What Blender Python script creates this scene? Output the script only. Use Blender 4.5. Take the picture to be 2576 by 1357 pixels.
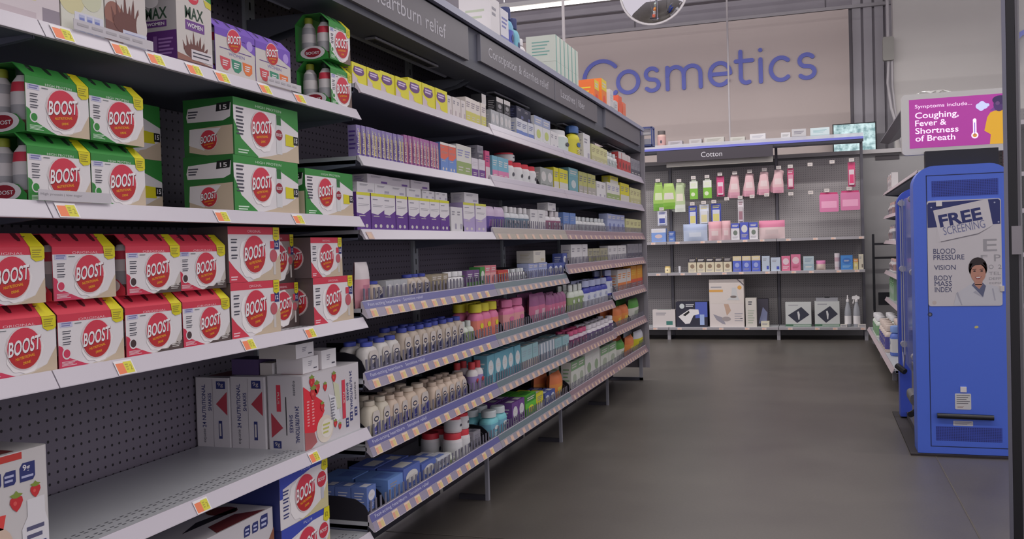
import bpy, math, random
from mathutils import Matrix, Vector
for o in list(bpy.data.objects): bpy.data.objects.remove(o, do_unlink=True)
SC = bpy.context.scene; COL = SC.collection
random.seed(7)
PI = math.pi; R = math.radians

# ------------------------------------------------------------------ camera, world, lights, exposure
yaw, pit, rol = .3232, .0232, -.0292
cy_, sy_, cp_, sp_ = math.cos(yaw), math.sin(yaw), math.cos(pit), math.sin(pit)
fw = Vector((-sy_*cp_, cy_*cp_, -sp_)); rt = Vector((cy_, sy_, 0)); up = rt.cross(fw)
rt, up = rt*math.cos(rol)+up*math.sin(rol), -rt*math.sin(rol)+up*math.cos(rol)
cd = bpy.data.cameras.new('camera'); cam = bpy.data.objects.new('camera', cd); COL.objects.link(cam)
cam.matrix_world = Matrix(((rt.x, up.x, -fw.x, 1.325), (rt.y, up.y, -fw.y, 0), (rt.z, up.z, -fw.z, 1.11), (0, 0, 0, 1)))
cd.sensor_width = 36; cd.lens = 2295/2576*36; cd.clip_start = .05
SC.camera = cam
W = bpy.data.worlds.new('store_air'); SC.world = W; W.use_nodes = True
W.node_tree.nodes['Background'].inputs[0].default_value = (.60, .56, .62, 1)
W.node_tree.nodes['Background'].inputs[1].default_value = 1.3
SC.view_settings.view_transform = 'Standard'; SC.view_settings.look = 'None'
SC.view_settings.exposure = 0.22; SC.view_settings.gamma = 1; SC.view_settings.use_curve_mapping = False
SC.cycles.use_denoising = True
LIGHTS = [(-1.6, 1.0, 62), (-1.6, 5.0, 62), (2.6, 1.0, 62), (2.6, 5.0, 62), (-2.6, 9.03, 40), (-.2, 9.03, 40), (2.4, 9.03, 40)]   # strip centres x, y and watts

# ------------------------------------------------------------------ materials
def lin(c): c /= 255; return c/12.92 if c <= .04045 else ((c+.055)/1.055)**2.4
MC = {}
def M(rgb, rough=.55, metal=0., emit=0., alpha=1., trans=0., name=None):
    k = (rgb, rough, metal, emit, alpha, trans, name)
    if k in MC: return MC[k]
    m = bpy.data.materials.new(name or 'print_%02x%02x%02x' % tuple(int(c) for c in rgb)); m.use_nodes = True
    b = m.node_tree.nodes['Principled BSDF']; c = tuple(lin(x) for x in rgb)+(1,)
    b.inputs['Base Color'].default_value = c
    b.inputs['Roughness'].default_value = rough; b.inputs['Metallic'].default_value = metal
    if emit: b.inputs['Emission Color'].default_value = c; b.inputs['Emission Strength'].default_value = emit
    if alpha < 1: b.inputs['Alpha'].default_value = alpha
    if trans: b.inputs['Transmission Weight'].default_value = trans
    MC[k] = m; return m
def nodes(name):
    m = bpy.data.materials.new(name); m.use_nodes = True; nt = m.node_tree
    return m, nt, nt.nodes['Principled BSDF'], nt.nodes.new, nt.links.new
def noisy(name, a, b, scale, rough=.5, stretch=(1, 1, 1), metal=0, bump=0):
    m, nt, p, N, Lk = nodes(name); tc = N('ShaderNodeTexCoord'); mp = N('ShaderNodeMapping'); mp.inputs['Scale'].default_value = stretch
    n = N('ShaderNodeTexNoise'); n.inputs['Scale'].default_value = scale; n.inputs['Detail'].default_value = 6
    r = N('ShaderNodeValToRGB'); r.color_ramp.elements[0].position = .3; r.color_ramp.elements[1].position = .7
    r.color_ramp.elements[0].color = tuple(lin(x) for x in a)+(1,); r.color_ramp.elements[1].color = tuple(lin(x) for x in b)+(1,)
    Lk(tc.outputs['Object'], mp.inputs[0]); Lk(mp.outputs[0], n.inputs[0]); Lk(n.outputs[0], r.inputs[0]); Lk(r.outputs[0], p.inputs['Base Color'])
    p.inputs['Roughness'].default_value = rough; p.inputs['Metallic'].default_value = metal
    if bump:
        bm = N('ShaderNodeBump'); bm.inputs['Strength'].default_value = bump; bm.inputs['Distance'].default_value = .01
        Lk(n.outputs[0], bm.inputs['Height']); Lk(bm.outputs[0], p.inputs['Normal'])
    return m
def peg(name, base, hole, axes, pitch=.0254, rad=.0036):
    m, nt, p, N, Lk = nodes(name); tc = N('ShaderNodeTexCoord'); sx = N('ShaderNodeSeparateXYZ'); Lk(tc.outputs['Object'], sx.inputs[0])
    def op(o, a, b=None):
        n = N('ShaderNodeMath'); n.operation = o
        for i, v in enumerate((a, b)):
            if v is None: continue
            if isinstance(v, (int, float)): n.inputs[i].default_value = v
            else: Lk(v, n.inputs[i])
        return n.outputs[0]
    ds = []
    for ax in axes:
        f = op('PINGPONG', sx.outputs[ax], pitch/2); ds.append(op('POWER', f, 2))
    d = op('SQRT', op('ADD', *ds)); t = op('LESS_THAN', d, rad)
    mx = N('ShaderNodeMix'); mx.data_type = 'RGBA'; Lk(t, mx.inputs['Factor'])
    mx.inputs['A'].default_value = tuple(lin(x) for x in base)+(1,); mx.inputs['B'].default_value = tuple(lin(x) for x in hole)+(1,)
    Lk(mx.outputs['Result'], p.inputs['Base Color']); p.inputs['Roughness'].default_value = .6
    return m

# ------------------------------------------------------------------ mesh builder
TXT = {}
def text_shape(s, bold=0.):
    k = (s, bold)
    if k in TXT: return TXT[k]
    cu = bpy.data.curves.new('t', 'FONT'); cu.body = s; cu.size = 1; cu.resolution_u = 3; cu.offset = bold; cu.fill_mode = 'FRONT'
    ob = bpy.data.objects.new('t', cu); COL.objects.link(ob)
    dg = bpy.context.evaluated_depsgraph_get(); dg.update()
    me = ob.evaluated_get(dg).to_mesh()
    v = [(p.co.x, p.co.y) for p in me.vertices]; f = [tuple(p.vertices) for p in me.polygons]
    ob.evaluated_get(dg).to_mesh_clear(); bpy.data.objects.remove(ob); bpy.data.curves.remove(cu)
    x0 = min(a for a, b in v); x1 = max(a for a, b in v); y0 = min(b for a, b in v); y1 = max(b for a, b in v)
    TXT[k] = ([((a-x0)/(x1-x0), (b-y0)/(y1-y0)) for a, b in v], f); return TXT[k]
class Face:                       # a flat printed side: origin, u, v and outward normal
    def __init__(s, o, u, v): s.o = Vector(o); s.u = Vector(u); s.v = Vector(v); s.n = s.u.cross(s.v)
    def p(s, u, v, k): return tuple(s.o+s.u*u+s.v*v+s.n*(.0003+.00022*k))
def FRONT(w, x0=None, y=0): return Face((-w/2 if x0 is None else x0, y, 0), (1, 0, 0), (0, 0, 1))
def LEFT(w, d, y=0): return Face((-w/2, y+d, 0), (0, -1, 0), (0, 0, 1))
def RIGHT(w, d, y=0): return Face((w/2, y, 0), (0, 1, 0), (0, 0, 1))
def TOP(w, h, y=0): return Face((-w/2, y, h), (1, 0, 0), (0, 1, 0))
class MB:
    def __init__(s): s.v = []; s.f = []; s.m = []; s.sm = []; s.mats = []
    def mi(s, m):
        if m not in s.mats: s.mats.append(m)
        return s.mats.index(m)
    def add(s, vs, fs, m, smooth=False):
        b = len(s.v); s.v += [tuple(p) for p in vs]; i = s.mi(m)
        for f in fs: s.f.append(tuple(b+k for k in f)); s.m.append(i); s.sm.append(smooth)
    def box(s, x0, x1, y0, y1, z0, z1, m):
        s.add([(x, y, z) for x in (x0, x1) for y in (y0, y1) for z in (z0, z1)],
              [(0, 1, 3, 2), (4, 6, 7, 5), (0, 4, 5, 1), (2, 3, 7, 6), (0, 2, 6, 4), (1, 5, 7, 3)], m)
    def prism(s, pts, ax, a0, a1, m, caps=True, smooth=False):          # polygon in the other two axes, extruded along ax
        def P(a, u, v): return {'x': (a, u, v), 'y': (u, a, v), 'z': (u, v, a)}[ax]
        n = len(pts); vs = [P(a0, *p) for p in pts]+[P(a1, *p) for p in pts]
        fs = [(i, (i+1) % n, n+(i+1) % n, n+i) for i in range(n)]
        s.add(vs, fs, m, smooth)
        if caps: s.add(vs, [tuple(range(n))[::-1], tuple(range(n, 2*n))], m)
    def rbox(s, x0, x1, y0, y1, z0, z1, r, m, ax='z', n=4):
        def rr(a0, a1, b0, b1):
            q = []
            for cx, cy, s0 in ((a1-r, b1-r, 0), (a0+r, b1-r, 1), (a0+r, b0+r, 2), (a1-r, b0+r, 3)):
                for k in range(n+1):
                    t = (s0+k/n)*PI/2; q.append((cx+r*math.cos(t), cy+r*math.sin(t)))
            return q
        if ax == 'z': s.prism(rr(x0, x1, y0, y1), 'z', z0, z1, m)
        elif ax == 'y': s.prism(rr(x0, x1, z0, z1), 'y', y0, y1, m)
        else: s.prism(rr(y0, y1, z0, z1), 'x', x0, x1, m)
    def lathe(s, prof, n=18, cx=0, cy=0, sx=1, sy=1, sq=0, front=None):  # prof: (r, z, material of the ring above)
        def pt(k, r):
            t = 2*PI*k/n-PI/2; c, d = math.cos(t), math.sin(t)
            if sq: q = (abs(c)**sq+abs(d)**sq)**(1/sq); c /= q; d /= q
            return cx+r*sx*c, cy+r*sy*d
        b = len(s.v)
        for r, z, m in prof:
            for k in range(n): x, y = pt(k, r); s.v.append((x, y, z))
        for i in range(len(prof)-1):
            for k in range(n):
                kk = min(k, n-1-k)
                mm = front[0] if front and i in front[1] and kk < front[2] else prof[i][2]
                s.f.append((b+i*n+k, b+i*n+(k+1) % n, b+(i+1)*n+(k+1) % n, b+(i+1)*n+k)); s.m.append(s.mi(mm)); s.sm.append(True)
        s.f.append(tuple(b+k for k in range(n))[::-1]); s.m.append(s.mi(prof[0][2])); s.sm.append(False)
        s.f.append(tuple(b+(len(prof)-1)*n+k for k in range(n))); s.m.append(s.mi(prof[-1][2] or prof[-2][2])); s.sm.append(False)
    def tube(s, pts, r, m, n=8, close=False):
        pts = [Vector(p) for p in pts]; vs = []
        for i, p in enumerate(pts):
            a = pts[max(i-1, 0)]; b = pts[min(i+1, len(pts)-1)]; t = (b-a).normalized()
            u = t.cross(Vector((0, 0, 1)));
            if u.length < .05: u = t.cross(Vector((1, 0, 0)))
            u.normalize(); w = t.cross(u); rr = r[i] if isinstance(r, (list, tuple)) else r
            for k in range(n): a_ = 2*PI*k/n; vs.append(p+u*rr*math.cos(a_)+w*rr*math.sin(a_))
        L = len(pts); fs = [(i*n+k, i*n+(k+1) % n, (i+1)*n+(k+1) % n, (i+1)*n+k) for i in range(L-1) for k in range(n)]
        s.add(vs, fs, m, True); s.add(vs, [tuple(range(n))[::-1], tuple((L-1)*n+k for k in range(n))], m)
    # ---- print on a face
    def quad(s, F, u0, u1, v0, v1, m, k=1): s.add([F.p(u0, v0, k), F.p(u1, v0, k), F.p(u1, v1, k), F.p(u0, v1, k)], [(0, 1, 2, 3)], m)
    def pg(s, F, pts, m, k=1): s.add([F.p(u, v, k) for u, v in pts], [tuple(range(len(pts)))], m)
    def disc(s, F, u, v, r, m, k=1, ry=None, n=20, rot=0):
        ry = ry or r; pts = []
        for i in range(n):
            t = 2*PI*i/n; a, b = r*math.cos(t), ry*math.sin(t)
            pts.append((u+a*math.cos(rot)-b*math.sin(rot), v+a*math.sin(rot)+b*math.cos(rot)))
        s.pg(F, pts, m, k)
    def ring(s, F, u, v, r0, r1, m, k=1, a0=0, a1=360, n=20):
        for i in range(n):
            t0, t1 = R(a0+(a1-a0)*i/n), R(a0+(a1-a0)*(i+1)/n)
            s.pg(F, [(u+q*math.cos(t), v+q*math.sin(t)) for q, t in ((r0, t0), (r1, t0), (r1, t1), (r0, t1))], m, k)
    def text(s, F, st, u, v, w, h, m, k=2, bold=.0, shear=0, rot=0, rise=0):   # lower-left corner u, v; exact width and height
        vs, fs = text_shape(st, bold); c, d = math.cos(R(rot)), math.sin(R(rot)); o = []
        for a, b in vs:
            x = a*w+shear*b*h; y = b*h+rise*a*w
            o.append(F.p(u+x*c-y*d, v+x*d+y*c, k))
        s.add(o, fs, m)
    def bars(s, F, u0, u1, v0, v1, n, m, k=1, fill=.5, ragged=True):           # lines of print too small to read
        for i in range(n):
            a = v1-(v1-v0)*(i+.2)/n; b = a-(v1-v0)/n*fill
            e = u1-(u1-u0)*(.25*((i*7) % 3)/2 if ragged else 0)
            s.quad(F, u0, e, b, a, m, k)
    def build(s, name, parent=None, loc=None, rz=None):
        o = bpy.data.objects.new(name, s.mesh(name)); COL.objects.link(o)
        if parent: o.parent = parent
        if loc: o.location = loc
        if rz: o.rotation_euler.z = rz
        return o
    def mesh(s, name):
        me = bpy.data.meshes.new(name); me.from_pydata(s.v, [], s.f)
        for m in s.mats: me.materials.append(m)
        me.polygons.foreach_set('material_index', s.m); me.polygons.foreach_set('use_smooth', s.sm)
        if any(s.sm): me.set_sharp_from_angle(angle=R(38))
        me.update(); return me
def obj(name, me, parent=None):
    o = bpy.data.objects.new(name, me); COL.objects.link(o)
    if parent: o.parent = parent
    return o
def tag(o, label=None, cat=None, group=None, kind=None):
    for k, v in (('label', label), ('category', cat), ('group', group), ('kind', kind)):
        if v: o[k] = v
    return o
def thing(name, label, cat, loc=(0, 0, 0), rz=0, group=None):
    o = bpy.data.objects.new(name, None); COL.objects.link(o); o.location = loc; o.rotation_euler = (0, 0, rz); o.empty_display_size = .05
    return tag(o, label, cat, group)
def copy_tree(o, parent=None):
    kids = list(o.children)
    c = o.copy(); COL.objects.link(c)
    if parent: c.parent = parent
    for ch in kids: copy_tree(ch, c)
    return c
def struct(o): o['kind'] = 'structure'; return o
ORD = ['zeroth', 'first', 'second', 'third', 'fourth', 'fifth', 'sixth', 'seventh', 'eighth', 'ninth', 'tenth', 'eleventh', 'twelfth', 'thirteenth', 'fourteenth', 'fifteenth', 'sixteenth', 'seventeenth', 'eighteenth']
NUM = ['zero', 'one', 'two', 'three', 'four', 'five', 'six', 'seven', 'eight', 'nine', 'ten', 'eleven', 'twelve', 'thirteen', 'fourteen', 'fifteen', 'sixteen', 'seventeen', 'eighteen']

# frequently used colours
WHITE = M((226, 222, 222)); OFFW = M((206, 200, 194)); BLACK = M((22, 22, 26)); INK = M((70, 70, 82)); GREYT = M((150, 148, 156))
RED = M((210, 58, 78)); DRED = M((150, 34, 50)); GREEN = M((52, 138, 58)); YEL = M((216, 206, 30)); BEIGE = M((202, 184, 158)); NAVY = M((44, 52, 112))
ORANGE = M((222, 110, 50)); PURPLE = M((96, 58, 140)); STEEL = M((150, 148, 154), .35, .6, name='grey_steel'); DSTEEL = M((62, 62, 70), .5, name='dark_steel')

# ------------------------------------------------------------------ the room
Y0 = 2.539; B = 1.219; YE = Y0+4*B                 # left run: first bay starts at Y0, ends at YE
fl = MB(); fl.add([(-6, -5, 0), (9, -5, 0), (9, 14, 0), (-6, 14, 0)], [(0, 1, 2, 3)], None)
def floor_mat():
    m, nt, p, N, Lk = nodes('polished_concrete'); tc = N('ShaderNodeTexCoord')
    n = N('ShaderNodeTexNoise'); n.inputs['Scale'].default_value = 1.3; n.inputs['Detail'].default_value = 7; n.inputs['Roughness'].default_value = .6
    r = N('ShaderNodeValToRGB'); r.color_ramp.elements[0].position = .3; r.color_ramp.elements[1].position = .72
    r.color_ramp.elements[0].color = tuple(lin(x) for x in (78, 73, 69))+(1,); r.color_ramp.elements[1].color = tuple(lin(x) for x in (92, 87, 81))+(1,)
    n2 = N('ShaderNodeTexNoise'); n2.inputs['Scale'].default_value = 90; n2.inputs['Detail'].default_value = 3
    mx = N('ShaderNodeMix'); mx.data_type = 'RGBA'; mx.blend_type = 'OVERLAY'; mx.inputs['Factor'].default_value = .16
    Lk(tc.outputs['Object'], n.inputs[0]); Lk(tc.outputs['Object'], n2.inputs[0]); Lk(n.outputs[0], r.inputs[0]); Lk(r.outputs[0], mx.inputs['A']); Lk(n2.outputs[0], mx.inputs['B'])
    Lk(mx.outputs['Result'], p.inputs['Base Color'])
    mr = N('ShaderNodeMapRange'); mr.inputs['To Min'].default_value = .30; mr.inputs['To Max'].default_value = .46
    Lk(n.outputs[0], mr.inputs[0]); Lk(mr.outputs[0], p.inputs['Roughness']); return m
fl.mats[0] = floor_mat(); struct(fl.build('floor'))
jt = M((84, 78, 72), .7)
j = MB()
for x0, y0, x1, y1 in ((-1, 3.22, 1.1, 3.30), (1.1, 3.30, 5, 3.42)):
    j.add([(x0, y0-.003, .0012), (x1, y1-.003, .0012), (x1, y1+.003, .0012), (x0, y0+.003, .0012)], [(0, 1, 2, 3)], jt)
j.add([(1.862, 2.0, .0012), (1.868, 2.0, .0012), (1.884, 10.4, .0012), (1.878, 10.4, .0012)], [(0, 1, 2, 3)], jt)
struct(j.build('trim_1'))
wallg = noisy('grey_wall_paint', (160, 155, 162), (168, 163, 170), 2, .7)
w = MB(); w.box(-8, 9, 12.35, 12.5, 0, 6, wallg); struct(w.build('wall_back'))
# seams of the cladding above the sign board and two rails
t = MB(); sm = M((98, 95, 100), .6)
for x in (-3.4, -.96, 1.48, 3.9): t.box(x, x+.012, 12.343, 12.35, 0, 6, sm)
struct(t.build('trim_2'))
t = MB(); t.box(-8, 9, 12.25, 12.35, 3.99, 4.03, M((168, 164, 168))); struct(t.build('trim_3'))
t = MB(); t.box(-8, 9, 11.2, 11.32, 4.16, 4.22, M((150, 146, 150))); t.box(-8, 9, 11.2, 11.32, 4.0, 4.012, M((110, 106, 112))); struct(t.build('trim_4'))
c = MB(); c.box(-8, 9, -6, 12.5, 6, 6.1, M((150, 146, 148))); struct(c.build('ceiling'))
# lower partition behind the cotton unit, with ledge and slot
part = noisy('partition_paint', (142, 140, 140), (150, 148, 148), 1.5, .7)
p = MB(); p.box(-3, 2.75, 11.12, 11.28, 0, 2.06, part); struct(p.build('wall_partition'))
t = MB(); t.box(-3, 2.75, 11.06, 11.34, 2.06, 2.105, M((170, 166, 166))); struct(t.build('trim_5'))
t = MB(); t.box(1.97, 2.22, 11.112, 11.122, 1.985, 2.035, M((60, 54, 58))); struct(t.build('trim_7'))
# tall pale wall on the right
w = MB(); w.box(2.21, 8, 11.5, 11.7, 0, 6, noisy('pale_wall_paint', (186, 182, 178), (192, 188, 184), 1, .8)); struct(w.build('wall_right'))
# corrugated strip beside it
w = MB()
for k in range(4): w.box(1.80+k*.13, 1.9+k*.13, 12.30, 12.35, 2.0, 6, M((186, 182, 188)))
struct(w.build('trim_6'))
cn = MB(); g = M((172, 168, 170))
cn.tube([(2.15, 11.46, 5.9), (2.15, 11.46, 3.42)], .016, g); cn.rbox(2.09, 2.21, 11.40, 11.48, 3.15, 3.42, .02, M((138, 136, 130)), 'y')
cn.tube([(2.15, 11.46, 3.15), (2.14, 11.46, 2.9), (2.17, 11.44, 2.6), (2.25, 11.43, 2.3), (2.3, 11.42, 2.12)], .016, g)
cn.tube([(2.19, 11.46, 3.15), (2.19, 11.46, 2.85), (2.22, 11.46, 2.5), (2.28, 11.46, 2.1)], .012, g)
tag(cn.build('electrical_conduit'), 'grey conduit with box running down the edge of the pale wall', 'conduit')

# strip lights
def strip_light(x, y, z, L, watt, label):
    t = thing('strip_light', label, 'ceiling light', (x, y, z), 0, 'long strip lights hanging from the ceiling')
    h = MB(); h.prism([(-.05, .012), (.05, .012), (.03, .06), (-.03, .06)], 'x', -L/2, L/2, M((190, 188, 188)))
    for q in (-L/2+.3, L/2-.3): h.tube([(q, 0, .06), (q, 0, 6-z)], .004, STEEL, 5)
    h.build('housing', t)
    e = MB(); e.tube([(-L/2, 0, 0), (L/2, 0, 0)], .024, M((255, 248, 240), emit=2.2, name='lit_tube'), 8); e.build('tube', t)
    ld = bpy.data.lights.new('strip_glow', 'AREA'); ld.shape = 'RECTANGLE'; ld.size = L; ld.size_y = .10; ld.energy = watt; ld.color = (1, .965, .95)
    lo = bpy.data.objects.new('strip_glow', ld); COL.objects.link(lo); lo.location = (0, 0, -.03); lo.parent = t
    lu = ld.copy(); lu.energy = watt*.8; lo = bpy.data.objects.new('strip_glow', lu); COL.objects.link(lo); lo.location = (0, 0, .08); lo.rotation_euler.x = PI; lo.parent = t
for i, (x, y, wt) in enumerate(LIGHTS):
    if i < 4: strip_light(x, y, 4.9, 4.0, wt, 'strip light out of view, %s of the four above the aisle' % ['front left', 'back left', 'front right', 'back right'][i])
    else: strip_light(x, y, 3.585, 2.4, wt, 'lit strip light, %s of the row crossing above the sign gap' % ['leftmost', 'middle', 'rightmost'][i-4])

# cosmetics sign board
def ribbon(mb, pts, wd, y0, y1, m):
    n = len(pts); L = []; Rr = []
    for i, (x, z) in enumerate(pts):
        a = pts[max(i-1, 0)]; b = pts[min(i+1, n-1)]; dx, dz = b[0]-a[0], b[1]-a[1]; q = math.hypot(dx, dz) or 1
        L.append((x-dz/q*wd/2, z+dx/q*wd/2)); Rr.append((x+dz/q*wd/2, z-dx/q*wd/2))
    vs = [(x, y0, z) for x, z in L]+[(x, y0, z) for x, z in Rr]+[(x, y1, z) for x, z in L]+[(x, y1, z) for x, z in Rr]
    fs = []
    for i in range(n-1): fs += [(i, n+i, n+i+1, i+1), (2*n+i, i, i+1, 2*n+i+1), (n+i, 3*n+i, 3*n+i+1, n+i+1)]
    fs += [(0, 2*n, 3*n, n), (n-1, 2*n-1, 4*n-1, 3*n-1)]
    mb.add(vs, fs, m)
    for x, z in ((pts[0], pts[-1]) if math.hypot(pts[0][0]-pts[-1][0], pts[0][1]-pts[-1][1]) > .02 else pts[:1]): mb.prism([(x+wd/2*math.cos(2*PI*k/12), z+wd/2*math.sin(2*PI*k/12)) for k in range(12)], 'y', y0-.0012, y1, m)
def arc(cx, cz, rx, rz, a0, a1, n=18): return [(cx+rx*math.cos(R(a0+(a1-a0)*k/n)), cz+rz*math.sin(R(a0+(a1-a0)*k/n))) for k in range(n+1)]
s_ = thing('cosmetics_sign', 'large pale board lettered Cosmetics in blue on the back wall', 'sign', (0, 12.22, 0))
b = MB(); b.box(-2.6, 1.755, 0, .05, 2.2, 3.975, noisy('sign_board', (204, 190, 184), (210, 196, 190), .8, .75)); b.build('board', s_)
BL = M((112, 120, 206), .5, name='sign_blue')
def letters(specs):
    for q in specs:
        l = MB()
        for i, pts in enumerate(q[1]): ribbon(l, pts, .052, -.02-.0015*i, 0, BL)
        l.build('letter', s_)
XH = 3.445; BS = 3.160; MID = (XH+BS)/2
def S(x0, x1):
    c = (x0+x1)/2; rx = (x1-x0)/2
    return arc(c, BS+.220, rx*.88, .075, 35, 245, 12)+arc(c, BS+.075, rx*.95, .075, 65, -145, 12)
letters([
 ('C', [arc(-1.395, 3.355, .25, .258, 42, 318, 26)]),
 ('o', [arc(-1.04, MID, .138, .142, 0, 359, 28)]),
 ('s', [S(-.81, -.625)]),
 ('m', [[(-.512, BS), (-.512, XH)], arc(-.4025, XH-.105, .1045, .105, 180, 0, 10)+[(-.298, BS)], arc(-.1885, XH-.105, .1095, .105, 180, 0, 10)+[(-.079, BS)]]),
 ('e', [[(.055, MID), (.29, MID)], arc(.172, MID, .130, .142, 2, 318, 24)]),
 ('t', [[(.435, 3.565), (.435, 3.235)]+arc(.505, 3.232, .070, .070, 180, 300, 8), [(.375, XH), (.58, XH)]]),
 ('i', [[(.684, BS), (.684, XH)], [(.684, XH+.120), (.684, XH+.121)]]),
 ('c', [arc(.935, MID, .126, .142, 48, 312, 18)]),
 ('s', [S(1.150, 1.345)])])
# the start of another sign on the pale wall
s2 = thing('wall_sign', 'blue lettering at the right edge of the photo, beyond the door post', 'sign', (0, 11.47, 0))
l = MB(); ribbon(l, [(3.46, 3.02), (3.46, 3.22)]+arc(3.60, 3.22, .14, .13, 180, 0, 12)+[(3.74, 3.02)], .05, -.02, 0.0, BL); l.build('letter', s2)

# hanging rods, mirror, screen
for x, y, z0, lb in ((-.40, 6.5, 2.115, 'thin white rod from the ceiling to the shelving top, left one'), (.391, 10.9, 2.15, 'thin white rod in front of the letter e of the blue lettering')):
    r_ = MB(); r_.tube([(x, y, z0), (x, y, 6)], .011, M((176, 170, 172)), 8); r_.box(x-.03, x+.03, y-.03, y+.03, z0, z0+.012, M((160, 156, 160)))
    tag(r_.build('ceiling_rod'), lb, 'rod', 'thin rods hanging from the ceiling')
mm = thing('convex_mirror', 'round convex security mirror with white rim hanging over the aisle', 'mirror', (.02, 8.0, 3.322), R(-2))
q = MB(); n = 40
rings = [(.292, 0), (.27, -.03), (.22, -.062), (.15, -.092), (.08, -.108), (.001, -.114)]
vs = [(r*math.cos(2*PI*k/n), yy, r*math.sin(2*PI*k/n)) for r, yy in rings for k in range(n)]
q.add(vs, [(i*n+k, i*n+(k+1) % n, (i+1)*n+(k+1) % n, (i+1)*n+k) for i in range(5) for k in range(n)], M((215, 213, 215), .03, 1.0, name='mirror_silver'), True)
q.build('mirror_dome', mm)
q = MB(); q.tube([(.296*math.cos(2*PI*k/36), 0, .296*math.sin(2*PI*k/36)) for k in range(37)], .009, WHITE, 8); q.build('rim', mm)
q = MB(); q.add([(.29*math.cos(2*PI*k/36), .004, .29*math.sin(2*PI*k/36)) for k in range(36)], [tuple(range(36))], OFFW); q.tube([(0, .01, 0), (0, .06, .1), (0, .06, 2.678)], .012, STEEL); q.build('bracket', mm)
tv = thing('wall_screen', 'flat screen with a pale aerial picture above the low partition', 'screen', (1.785, 11.95, 2.1))
q = MB(); q.box(-.25, .25, 0, .04, 0, .42, BLACK); q.box(-.05, .05, .04, .40, .15, .3, DSTEEL); q.build('casing', tv)
def tvmat():
    m, nt, p, N, Lk = nodes('lit_picture'); tc = N('ShaderNodeTexCoord'); n = N('ShaderNodeTexNoise'); n.inputs['Scale'].default_value = 14; n.inputs['Detail'].default_value = 8
    r = N('ShaderNodeValToRGB'); e = r.color_ramp.elements; e[0].position = .38; e[1].position = .6
    e[0].color = tuple(lin(x) for x in (108, 140, 144))+(1,); e[1].color = tuple(lin(x) for x in (190, 214, 216))+(1,)
    Lk(tc.outputs['Object'], n.inputs[0]); Lk(n.outputs[0], r.inputs[0]); Lk(r.outputs[0], p.inputs['Emission Color']); p.inputs['Emission Strength'].default_value = 1.1
    p.inputs['Base Color'].default_value = (.02, .02, .02, 1); return m
q = MB(); q.box(-.238, .238, -.002, 0, .012, .408, tvmat()); q.build('display', tv)

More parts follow.
